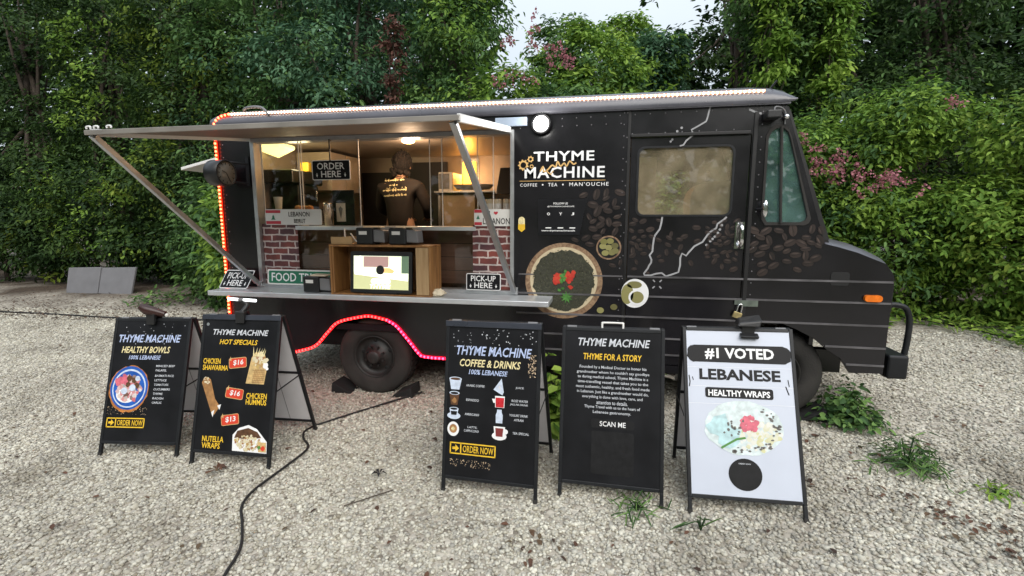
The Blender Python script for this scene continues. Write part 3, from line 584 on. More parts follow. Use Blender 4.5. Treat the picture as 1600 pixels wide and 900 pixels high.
    bush(10.9, 1.2, 3.2, 1.0, L_MID, 'green hedge bush just beyond the right edge', 6000, .11, None, None, G5, 'hedge_bush')
    # withered climber in the bluish tree
    plant('withered_vine', 'rusty withered climber hanging in the trees above the serving window', 'vine', (0, 3.9), [(.05, 0, 4.55, .16, .14, .3), (.1, 0, 3.9, .1, .1, .45), (.15, 0, 3.3, .16, .12, .25)], 800, .09, RUSTY, (.02, 4.5), None, part='leaves', spread=.06)
    # ground cover
    rng = np.random.default_rng(5)
    def cover(nm, lb, n, cond, L, m_):
        p = np.c_[rng.uniform(-13, 12, n * 6), rng.uniform(.8, 6, n * 6)]; p = p[cond(p[:, 0], p[:, 1])][:n]
        P = np.c_[p, [gz(*q) for q in p] + rng.uniform(.02, .16, len(p))]
        V, F = leaf_arrays(P, np.tile([0, -.2, .5], (len(P), 1)), L, rng, -.3, .35); tag(bulk(nm, V, F, m_), lb, 'ground cover', None, 'stuff')
    cover('weed_carpet', 'low bright weeds along the foot of the hedge', 9000, lambda x, y: (x > 6.2) & (y < 4.6) & (y > 4.55 - .9 * (x - 6.0) + .35 * np.sin(x * 5)), .10, L_BRIGHT)
    cover('grass_verge', 'low dark grass at the wood edge behind the truck', 3000, lambda x, y: (x < .3) & (x > -5.6) & (y > 3.3 + .3 * np.sin(x * 3)) & (y < 4.4), .11, L_MID)
    n = 2600; x = rng.uniform(-9, 0, n); y = 2.2 + np.abs(rng.normal(0, 1.0, n))
    x2 = rng.uniform(-6, 8.5, 560); y2 = rng.uniform(-2.4, 2.4, 560)
    x3 = rng.normal(5.7, .26, 100); y3 = -1.12 - .5 * (x3 - 5.5) + rng.normal(0, .11, 100)
    x4 = rng.normal(3.35, .10, 16); y4 = rng.normal(-1.8, .07, 16)
    x5 = rng.normal(5.4, .25, 26); y5 = rng.normal(-.4, .2, 26)
    X = np.concatenate([x, x2, x3, x4, x5]); Y = np.concatenate([y, y2, y3, y4, y5])
    P = np.c_[X, Y, [gz(a, b) + .02 for a, b in zip(X, Y)]]
    V, F = leaf_arrays(P, np.tile([0, 0, .8], (len(P), 1)), .040, rng, .0, .55, 1.2); tag(bulk('leaf_litter', V, F, deadm), 'brown dead leaves scattered over the gravel', 'dead leaves', None, 'stuff')
    # single weeds
    def weed(nm, x, y, n, L, wd, h, leafm, label, asp=.4, droop=-.2):
        z0 = gz(x, y); root = thing(nm, label, 'weed', (x, y, z0)); k = n
        d = rng.normal(0, 1, (k, 3)) * np.array([wd, wd, 0]); P = np.c_[x + d[:, 0], y + d[:, 1], z0 + np.abs(rng.normal(0, h * .5, k)) * np.exp(-(d[:, 0] ** 2 + d[:, 1] ** 2) / (2 * (wd * 1.6) ** 2)) + .02]
        O = np.c_[d[:, :2] / wd * .5, np.full(k, .5)]
        V, F = leaf_arrays(P, O, L, rng, droop, asp); bulk('leaves', V, F, leafm, root)
        mb = MB()
        for i in range(14):
            a = rng.uniform(0, 6.28); q = rng.uniform(.3, 1.2) * wd; mb.tube([(x, y, z0), (x + q * .5 * math.cos(a), y + q * .5 * math.sin(a), z0 + h * .5), (x + q * math.cos(a), y + q * math.sin(a), z0 + h * rng.uniform(.6, 1))], [.004, .003, .002], 5)
        mb.build('stem', L_MID, root)
    weed('broadleaf_weed', 5.60, .05, 620, .062, .105, .28, L_MID, 'leafy green weed clump in front of the front wheel', .55, .1)
    weed('grassy_weed', 5.68, -.62, 300, .09, .085, .20, L_MID, 'wispy grassy weed in the gravel right of the leafy clump', .12, -.4)
    weed('grassy_weed', 6.03, -.88, 60, .05, .04, .05, L_BRIGHT, 'tiny green sprig in the gravel at far right', .3, -.1)
    weed('grass_tuft', 3.88, -1.36, 60, .12, .06, .07, L_MID, 'thin grass tuft at the foot of the story board', .07, -.3)
    weed('broadleaf_weed', 3.27, -.42, 320, .11, .06, .50, L_BRIGHT, 'tall broad-leaved weed growing between the coffee board and the story board', .6, .2)
    weed('grass_tuft', 4.22, -1.48, 6, .15, .03, .08, L_MID, 'few grass blades bending before the white board', .05, -.2)
woods()

# ------------------------------------------------------------------ the food truck
XZ = lambda a, b, w: (a, w, b)                       # a drawing on the truck's near side: w is depth, negative = towards the street
TR = thing('food_truck', 'black food truck with raised serving hatch, lit window and red light strips', 'food truck', (2.9, 1.0, 0))
arch_r = [(.0, .40), (.55, .40), (.716, .388), (.92, .457), (1.06, .595), (1.175, .70), (1.38, .757), (1.514, .773), (1.674, .745), (1.77, .69), (1.89, .555), (1.985, .44), (2.05, .412), (2.3, .405)]
arch_f = [(4.50, .405), (4.545, .60), (4.66, .76), (4.83, .865), (5.0, .89), (5.164, .825), (5.29, .76), (5.384, .68), (5.494, .608), (5.568, .495)]
outer = arch_r + arch_f + [(5.80, .50), (5.806, 1.205), (5.80, 1.275), (5.742, 1.356), (5.54, 1.44), (5.309, 1.505), (4.955, 2.57), (0, 2.57)]
serv = rrect(.395, 1.06, 2.85, 2.40, .01, 1)
doorh = rrect(3.83, .47, 4.735, 2.342, .012, 1)
cabw = [(4.846, 1.74), (4.85, 1.70), (4.876, 1.656), (5.14, 1.656), (5.17, 1.672), (5.181, 1.705), (5.01, 2.30), (4.985, 2.36), (4.945, 2.39), (4.90, 2.388), (4.862, 2.36), (4.842, 2.31)]
def lamp_in(parent, p, w_, col, r_):
    l = bpy.data.lights.new('bulb', 'POINT'); l.energy = w_; l.color = col; l.shadow_soft_size = r_; o = bpy.data.objects.new('bulb', l); C.objects.link(o); o.parent = parent; o.location = WM[parent.name].inverted() @ Vector(p)
def truck_body():
    mb = MB(); mb.prism(outer, [serv, doorh, cabw], XZ, 0, .03)
    far = [(0, .40), (.9, .40), (1.05, .6), (1.18, .70), (1.5, .77), (1.77, .69), (1.9, .55), (2.05, .41)] + arch_f + outer[len(arch_r) + len(arch_f):]
    mb.prism(far, [rrect(3.9, 1.72, 4.62, 2.26, .05, 2), cabw], XZ, 2.07, 2.10)
    mb.box((.0, .03, .40), (.03, 2.07, 2.57))                                       # rear wall
    mb.box((.03, .03, .64), (4.9, 2.07, .70))                                       # floor
    mb.box((5.27, .03, .70), (5.30, 2.07, 1.50))                                    # firewall
    for x0, x1 in ((.25, .30), (2.2, 2.25), (4.4, 4.45)): mb.box((x0, .2, .40), (x1, 1.9, .64))
    mb.box((.1, .45, .36), (5.7, .55, .56)); mb.box((.1, 1.55, .36), (5.7, 1.65, .56))  # chassis rails
    mb.box((1.0, .32, .70), (2.05, .70, .93)); mb.box((1.0, 1.45, .70), (2.05, 1.78, .93))  # wheel boxes
    body = mb.build('body', wrap, TR)
    r = MB()                                                                         # rivet rows on the seams
    def row(x0, z0, x1, z1, d=.085):
        n = max(1, int(math.hypot(x1 - x0, z1 - z0) / d))
        for i in range(n + 1): r.ball((x0 + (x1 - x0) * i / n, -.0005, z0 + (z1 - z0) * i / n), .0055, 6)
    row(3.775, .75, 3.775, 2.53); row(3.80, 1.2, 3.80, 2.53, .17); row(2.93, 2.50, 4.90, 2.53, .11); row(3.84, 2.365, 4.60, 2.375, .11); row(2.93, 2.44, 3.75, 2.45, .11)
    row(.06, 1.1, .06, 2.5, .11); row(4.80, 1.0, 4.80, 2.5, .09); row(4.76, 2.40, 4.76, 2.52, .06)
    r.build('rivet_rows', rivm, TR)['kind'] = 'stuff'
    g = MB(); g.box((3.805, -.006, .42), (3.829, 0, 2.56)); g.box((3.83, -.022, 2.338), (4.72, 0, 2.362)); g.box((4.742, -.010, .42), (4.772, 0, 2.50))
    g.build('seam_strip', wrapd, TR, .003)
    d = MB(); d.prism([(3.836, .476), (4.729, .476), (4.729, 2.336), (3.836, 2.336)], [rrect(3.897, 1.722, 4.615, 2.258, .055, 5)], XZ, .010, .045)
    door = d.build('sliding_door', wrap, TR)
    f = MB(); f.prism(rrect(3.885, 1.712, 4.625, 2.268, .06, 5), [rrect(3.903, 1.728, 4.609, 2.252, .05, 5)], XZ, .004, .014); win = f.build('window_frame', steelblk, door)
    p = MB(); p.box((3.892, .022, 1.718), (4.620, .027, 2.262)); p.build('window_pane', glassd, door)
    h = MB(); h.tube(spline([(4.690, -.008, 1.655), (4.692, -.055, 1.63), (4.695, -.062, 1.56), (4.695, -.055, 1.50), (4.694, -.008, 1.475)], 5), .017, 8); h.box((4.655, -.006, 1.46), (4.725, .012, 1.67)); h.build('door_handle', chrome, door)
    hs = MB(); hs.box((4.686, -.013, 1.012), (4.80, .0, 1.046)); hs.box((4.735, -.018, 1.0), (4.86, -.011, 1.048)); hs.build('hasp', mat('tarnished_green_steel', (.16, .19, .16), .5, .6, var=.4, vscale=20), door)
    # cab side window
    rb = MB(); inner = [(4.905 + (a - 4.98) * .88 + .07, 2.02 + (b - 2.02) * .945) for a, b in cabw]
    rb.prism([(4.98 + (a - 4.98) * 1.06, 2.02 + (b - 2.02) * 1.03) for a, b in cabw], [[(4.98 + (a - 4.98) * .93, 2.02 + (b - 2.02) * .965) for a, b in cabw]], XZ, -.008, .02)
    rb.tube([(4.935, -.012, 2.385), (4.978, -.012, 1.66)], .011, 6)
    cw = rb.build('cab_window_frame', rubber, TR)
    p = MB(); p.prism(cabw, [], XZ, .012, .017); p.build('window_pane', glassc, cw)
    p = MB(); p.prism(cabw, [], XZ, 2.083, 2.088); p.build('window_pane', glassc, TR)
    # windscreen: slanted, two panes
    q = lambda t, y, o=0: (4.975 + .345 * t + o, y, 2.50 - .97 * t)
    f = MB()
    for a, b in (((0, .05), (1, .05)), ((0, 2.05), (1, 2.05)), ((0, 1.05), (1, 1.05)), ((0, .03), (0, 2.07)), ((1, .03), (1, 2.07))): f.bar(q(*a), q(*b), .07, .045, 0, (1, 0, .3))
    fr = f.build('windscreen_frame', wrapd, TR)
    for y0, y1 in ((.08, 1.02), (1.08, 2.02)):
        p = MB(); p.hexa([q(.98, y0, -.006), q(.98, y1, -.006), q(.98, y1), q(.98, y0), q(.02, y0, -.006), q(.02, y1, -.006), q(.02, y1), q(.02, y0)]); p.build('window_pane', winds, fr)
    # bonnet: rounded edges, slopes to the nose
    xs = [(5.302, 1.505, 1.575), (5.40, 1.482, 1.548), (5.54, 1.44, 1.512), (5.66, 1.39, 1.462), (5.742, 1.350, 1.42), (5.80, 1.272, 1.36), (5.835, 1.19, 1.27)]
    prof = [(0, 0), (.03, .28), (.09, .60), (.18, .88), (.32, 1.02), (1.05, 1.15), (1.78, 1.02), (1.92, .88), (2.01, .60), (2.07, .28), (2.1, 0)]
    mb = MB(); mb.add([(x, y, za + (zb - za) * t) for x, za, zb in xs for y, t in prof], [(i * 11 + j, (i + 1) * 11 + j, (i + 1) * 11 + j + 1, i * 11 + j + 1) for i in range(len(xs) - 1) for j in range(10)], 0, True)
    mb.build('bonnet', roofm, TR)
    mb = MB(); mb.box((5.78, .03, .50), (5.81, 2.07, 1.28)); mb.hexa([(5.81, .05, .98), (5.835, .05, .98), (5.835, 2.05, .98), (5.81, 2.05, .98), (5.81, .05, 1.24), (5.835, .05, 1.21), (5.835, 2.05, 1.21), (5.81, 2.05, 1.24)])
    nose = mb.build('nose_panel', wrapd, TR)
    for y in (.32, 1.78):
        l = MB(); l.lathe([(0, .03), (.06, .026), (.085, .012), (.095, 0), (.11, 0), (.11, .02), (.095, .022)], (5.81, y, .86), (1, 0, 0), 20); l.build('headlight', chrome, nose)
    for k in range(6):
        l = MB(); l.box((5.811, .55, .70 + k * .045), (5.822, 1.55, .72 + k * .045)); l.build('grille_bar', greypl, nose)
    # rub rails
    for z, x0, x1 in ((1.222, 3.84, 5.80), (1.058, 2.90, 5.80), (.882, 2.90, 5.80), (.705, 2.30, 4.60), (.705, 5.375, 5.80), (.566, 2.30, 4.50), (.566, 5.535, 5.80)):
        m_ = MB(); m_.prism([(x0, z - .011), (x1, z - .011), (x1, z + .004), (x0, z + .004)], [], XZ, -.007, .0); m_.build('rub_rail', [railm], TR, .002)
    m_ = MB(); m_.box((2.92, -.004, 1.212), (3.80, -.001, 1.224)); m_.build('rub_rail', railm, TR)
    # roof, a shallow dome rolled over the eaves, with a visor at the front
    rp = [(-.035, 2.552), (-.042, 2.575), (-.03, 2.615), (-.005, 2.65), (.05, 2.685), (.15, 2.715), (.5, 2.74), (1.05, 2.755)]
    rp = rp + [(2.1 - y, z) for y, z in reversed(rp[:-1])]
    st = [(-.03, .0, .0), (-.022, .55, .02), (.03, .9, 0), (.12, 1, 0), (4.72, 1, 0), (4.86, .93, 0), (4.94, .74, .004), (5.0, .42, .01), (5.022, .18, .022)]
    mb = MB(); k = len(rp)
    mb.add([(x, y, 2.552 + (z - 2.552) * t + dz) for x, t, dz in st for y, z in rp], [(i * k + j, i * k + j + 1, (i + 1) * k + j + 1, (i + 1) * k + j) for i in range(len(st) - 1) for j in range(k - 1)], 0, True)
    mb.box((-.02, -.03, 2.545), (4.98, 2.13, 2.56))
    mb.build('roof', roofm, TR)
    v = MB(); v.box((1.45, .82, 2.74), (2.15, 1.5, 2.83)); v.box((1.43, .80, 2.83), (2.17, 1.52, 2.86)); v.build('roof_vent', aluw, TR, .012)
    v = MB(); v.tube(spline([(.28, .06, 2.64), (.35, -.02, 2.70), (.52, -.03, 2.70), (.60, -.035, 2.63)], 5), .013, 6); v.build('cable_loop', greypl, TR)
    v = MB(); v.tube([(4.86, .08, 2.68), (4.90, .06, 2.735)], .008, 6); v.build('aerial_stub', blackpl, TR)
    # linings inside
    b = MB(); b.box((.05, 2.03, .70), (3.2, 2.045, 2.50)); b.box((3.19, 1.0, .70), (3.205, 2.03, 2.50)); b.box((.05, .05, 2.49), (3.6, 2.03, 2.505)); b.box((.035, .05, .70), (.05, 2.03, 2.49))
    b.build('kitchen_lining', steelin, TR)
    b = MB(); b.box((1.10, 1.985, .70), (1.62, 2.02, 2.42)); b.box((.42, 1.99, .72), (1.06, 2.02, 2.3)); b.build('dark_wall_panel', darkin, TR)
    # serving window: aluminium frame, sill, sliding panes, lower boards
    f = MB(); f.prism([(.360, 1.034), (2.878, 1.034), (2.878, 2.43), (.360, 2.43)], [[(.398, 1.068), (2.846, 1.068), (2.846, 2.395), (.398, 2.395)]], XZ, -.012, .10); f.build('serving_frame', alu, TR, .003)
    s_ = MB(); s_.box((.76, .02, 1.588), (2.53, .34, 1.624)); s_.build('serving_sill', aluc, TR, .004)
    for x0, x1 in ((.40, .775), (2.50, 2.845)):
        p = MB(); p.box((x0, .030, 1.07), (x1, .036, 1.640)); p.build('brick_panel', brick, TR)
    p = MB()
    for i in range(4): p.box((.42, .36, 1.07 + i * .13), (2.83, .375, 1.193 + i * .13))
    p.build('plank_panel', plank, TR)
    for x0, x1, y in ((.80, 1.395, .115), (.40, .80, .085), (2.205, 2.68, .085), (2.08, 2.53, .115)):
        p = MB(); p.box((x0, y, 1.628), (x1, y + .005, 2.40)); gp = p.build('sliding_pane', glassw, TR)
        e = MB(); e.box((x0, y - .002, 1.628), (x0 + .006, y + .007, 2.40)); e.box((x1 - .006, y - .002, 1.628), (x1, y + .007, 2.40)); e.build('pane_edge', whitepl, gp)
    p = MB(); p.box((.78, .055, 1.07), (2.50, .060, 1.588)); p.build('lower_pane', glassw, TR)
    # counter, hatch, struts
    c = MB(); c.box((.045, -.314, .988), (3.22, .0, 1.033)); ct = c.build('fold_down_counter', aluc, TR, .006)
    Hh = lambda x, t, n: (x, -1.462 * t - .01, 2.436 + (2.245 - 2.436) * t + n)
    h = MB(); h.hexa([Hh(.36, 1, -.004), Hh(2.845, 1, -.004), Hh(2.845, 0, -.004), Hh(.36, 0, -.004), Hh(.36, 1, .006), Hh(2.845, 1, .006), Hh(2.845, 0, .006), Hh(.36, 0, .006)]); hb = h.build('serving_hatch', hatchu, TR)
    h = MB(); h.hexa([Hh(.352, 1.01, -.022), Hh(2.853, 1.01, -.022), Hh(2.853, .985, -.022), Hh(.352, .985, -.022), Hh(.352, 1.01, .009), Hh(2.853, 1.01, .009), Hh(2.853, .985, .009), Hh(.352, .985, .009)])
    h.build('front_rail', hatchm, hb, .003)
    for x0, x1 in ((.352, .372), (2.832, 2.853)):
        h = MB(); h.hexa([Hh(x0, .985, -.03), Hh(x1, .985, -.03), Hh(x1, 0, -.03), Hh(x0, 0, -.03), Hh(x0, .985, .018), Hh(x1, .985, .018), Hh(x1, 0, .018), Hh(x0, 0, .018)]); h.build('side_rail', aluw, hb, .003)
    for x in (.36, .42, .52):
        h = MB(); h.tube(spline([Hh(x, 1.0, .016), Hh(x, 1.0, .030), Hh(x + .03, 1.0, .030), Hh(x + .03, 1.0, .016)], 4), .006, 6); h.build('hatch_clip', aluw, hb)
    for x0, x1 in ((.385, .372), (2.822, 2.895)):
        s_ = MB(); a, b_ = Vector(Hh(x0, .985, -.03)), Vector((x1, -.04, 1.072)); s_.bar(a, b_, .038, .022, 0, (1, 0, 0)); s_.bar(a + Vector((-.016, -.01, 0)), b_ + Vector((-.016, -.01, 0)), .012, .03, 0, (1, 0, 0)); s_.build('hatch_strut', alu, TR, .003)
    m_ = MB(); m_.box((2.88, -.035, 1.04), (2.915, -.0, 1.10)); m_.box((.35, -.04, 1.04), (.40, -.0, 1.09)); m_.build('strut_bracket', alu, TR, .003)
    m_ = MB(); m_.box((2.72, -.03, 2.455), (2.99, -.002, 2.525)); m_.build('hinge_plate', mat('pale_blue_metal', (.42, .50, .62), .4, .3), TR, .004)
    m_ = MB(); m_.hexa([(-.78, .35, 2.20), (-.02, .35, 2.36), (-.02, .95, 2.36), (-.78, .95, 2.20), (-.78, .35, 2.23), (-.02, .35, 2.39), (-.02, .95, 2.39), (-.78, .95, 2.23)]); m_.build('rear_flap', aluw, TR, .004)
    # lights on the truck
    def strip(name, pts, d, mats, r=.0125, tr=.0125, off=(0, 0, 0)):
        P = spline(pts, 6) if len(pts) > 2 else pts; t = MB(); t.tube([Vector(p) + Vector(off) for p in P], tr, 6, 1)
        for p in resample(P, d): t.ball(p + Vector((0, -.0075, 0)), r, 6)
        t.build(name, mats, TR)
    strip('roof_light_strip', [(.17, -.012, 2.655), (2.3, -.012, 2.648), (4.80, -.012, 2.646)], .0325, [led_white, led_whiteT], .0100)
    strip('rear_light_strip', [(.17, -.014, 2.655), (.08, -.022, 2.632), (.025, -.03, 2.58), (.004, -.025, 2.50), (.002, -.016, 2.40), (.0, -.012, 1.9), (-.002, -.012, 1.2), (-.002, -.012, .42)], .036, [led_or, led_orT])
    A = [(x, -.012, z + .015) for x, z in arch_r[2:]]
    strip('arch_light_strip', A[:7], .036, [led_red, led_redT]); strip('arch_light_strip', A[6:], .036, [led_mag, led_magT])
    strip('skirt_light_strip', [(.0, -.012, .415), (.3, -.012, .415), (.716, -.012, .403)], .036, [led_red, led_redT])
    l = MB(); l.cyl((3.11, .0, 2.46), (3.11, -.055, 2.46), .06, .078, 24); l.lathe([(.062, .058), (.078, .062), (.082, .05), (.078, .045)], (3.11, 0, 2.46), (0, -1, 0), 24); l.box((3.09, -.02, 2.50), (3.13, -.005, 2.56)); fl = l.build('floodlight', blackpl, TR)
    l = MB(); l.lathe([(0, .022), (.045, .016), (.061, 0)], (3.11, -.06, 2.46), (0, -1, 0), 20); l.build('lens', flood_e, fl); lamp_in(fl, (3.11, -.17, 2.45), 2.6, (1, .98, .94), .05)
    cl_ = MB(); cl_.lathe([(0, -.02), (.05, -.015), (.06, .01)], (3.45, .75, 2.48), (0, 0, 1), 16); cl_ = cl_.build('unseen_cab_lamp', warm_e, TR); lamp_in(cl_, (3.50, .65, 2.20), 4, (1, .55, .25), .06)  # unseen lamp added to warm what shows through the door window
    l = MB(); l.box((4.795, -.13, 2.43), (4.895, -.01, 2.487)); cm = l.build('marker_camera', blackpl, TR, .008)
    l = MB(); l.tube(spline([(4.86, -.06, 2.487), (4.87, -.05, 2.52), (4.92, -.03, 2.515), (4.95, -.02, 2.48), (4.955, -.01, 2.40)], 5), .006, 6); l.build('cable', greypl, cm)
    l = MB(); l.lathe([(0, -.02), (.016, -.02), (.02, 0), (.016, .02), (0, .02)], (4.955, -.03, 2.45), (0, 1, 0), 10); l.build('bullet_light', chrome, cm)
    l = MB(); l.prism(rrect(5.61, 1.068, 5.73, 1.118, .022, 4), [], XZ, -.028, 0); l.build('turn_signal', amber, TR, .006)
    l = MB(); l.prism(rrect(5.37, 1.185, 5.50, 1.29, .02, 3), [], XZ, -.004, 0); l.build('filler_flap', rubb2, TR)
    l = MB(); l.tube([(4.80, .0, 1.77), (4.845, -.07, 1.77)], .008, 6); mr = l.build('wing_mirror', steelblk, TR)
    l = MB(); l.ball((4.845, -.075, 1.77), .065, 14, 0, (.30, .18, 1)); l.build('mirror_shell', chrome, mr)
    # bumper with a bent guard tube
    b = MB(); b.box((5.84, .02, .455), (5.985, 2.08, .645)); bp = b.build('front_bumper', steelblk, TR, .02, 3)
    for y in (.10, 2.0):
        b = MB(); b.tube(spline([(5.83, y, 1.03), (5.90, y, 1.03), (5.965, y, 1.0), (5.995, y, .90), (5.995, y, .75), (5.985, y, .64)], 6), .022, 10); b.build('guard_tube', steelblk, bp)
    # cab inside
    b = MB(); b.box((3.95, 1.25, .70), (4.35, 1.75, 1.25)); b.hexa([(3.92, 1.25, 1.2), (4.02, 1.25, 1.2), (4.02, 1.75, 1.2), (3.92, 1.75, 1.2), (3.85, 1.25, 1.8), (3.95, 1.25, 1.8), (3.95, 1.75, 1.8), (3.85, 1.75, 1.8)]); b.build('driver_seat', darkin, TR, .03)
    b = MB(); b.box((4.95, .10, 1.38), (5.27, 2.0, 1.62)); b.tube([(4.86 + .02 * math.cos(a), 1.45 + .2 * math.cos(a), 1.66 + .2 * math.sin(a)) for a in [i * .393 for i in range(16)]], .013, 6, 0, True); b.build('dashboard', darkin, TR, .02)
    b = MB(); b.box((3.66, .12, .70), (4.05, .50, 2.2)); b.build('beige_locker', beige, TR, .01)
    b = MB(); b.prism(rrect(4.38, .95, 4.82, 2.02, .16, 6), [], XZ, .45, .85); b.build('engine_cover', cream, TR, .02)
    # wheels
    def wheel(x, y, z, sgn, first=None):
        if first: 
            c = copy_tree(first, TR); inv = WM[TR.name].inverted()
            c.matrix_local = Matrix.Translation(Vector((x, y, z)) - W0) if sgn < 0 else Matrix.Translation(Vector((x, y, z)) - WM[TR.name].translation) @ Matrix.Rotation(math.pi, 4, 'Z') @ Matrix.Translation(WM[TR.name].translation - W0)
            return c
        T_ = MB(); r_ = .372; ax = (0, -1, 0); o = (x, y, z)
        T_.lathe([(.205, -.20), (.30, -.215), (.352, -.20), (.368, -.17), (.372, -.10), (.372, -.02), (.366, .004), (.350, .018), (.315, .030), (.25, .026), (.212, .012), (.205, -.01)], o, ax, 48)
        for i in range(44):
            t = 2 * math.pi * i / 44
            for w0, w1, sh in ((-.10, -.02, 0), (-.185, -.12, .5)):
                t_ = t + sh * 2 * math.pi / 44; a, b_ = math.cos(t_), math.sin(t_); e = Vector((-b_, 0, a)); q_ = Vector((x + a * .374, y, z + b_ * .374)); nn = Vector((a, 0, b_))
                T_.hexa([q_ + e * s0 * .019 + nn * h0 + Vector((0, -w_, 0)) for h0 in (-.012, .004) for s0, w_ in ((-1, w0), (1, w0), (1, w1), (-1, w1))])
        ty = T_.build('wheel', rubber, TR)
        q_ = MB(); q_.lathe([(.215, -.17), (.208, .006), (.20, .012), (.195, -.005), (.175, -.045), (.135, -.05), (.118, -.018), (.07, -.01), (.066, .03), (.05, .045), (0, .045)], o, ax, 36)
        for i in range(8):
            t = 2 * math.pi * (i + .5) / 8; q_.cyl((x + .094 * math.cos(t), y + .016, z + .094 * math.sin(t)), (x + .094 * math.cos(t), y - .012, z + .094 * math.sin(t)), .013, .011, 6)
        q_.build('rim', rimm, ty)
        hm = MB()
        for i in range(5):
            t = 2 * math.pi * (i + .3) / 5; hm.lathe([(0, .004), (.022, .004), (.024, 0)], (x + .155 * math.cos(t), y + .0505, z + .155 * math.sin(t)), ax, 12)
        hm.build('rim_hole', rubb2, ty)
        return ty
    W0 = Vector((1.485, .09, .368)); inv = WM[TR.name].inverted()
    w0 = wheel(*W0, -1)
    for x, y, z, sg in ((5.05, .10, .425, -1), (1.485, 2.0, .45, 1), (5.05, 2.0, .50, 1)): wheel(x, y, z, sg, w0)
    ax_ = MB(); ax_.cyl((1.485, .2, .37), (1.485, 1.9, .45), .05); ax_.cyl((5.05, .2, .42), (5.05, 1.9, .50), .04); ax_.ball((1.485, 1.05, .41), .16, 12); ax_.build('axle', rubb2, TR)
    ex = MB(); ex.tube(spline([(2.6, .5, .36), (3.6, .30, .36), (4.15, .12, .37), (4.28, .02, .37)], 4), .035, 8); ex.tube([(3.0, .55, .38), (3.5, .5, .38)], .09, 10); ex.build('exhaust_pipe', chrome, TR)
truck_body()

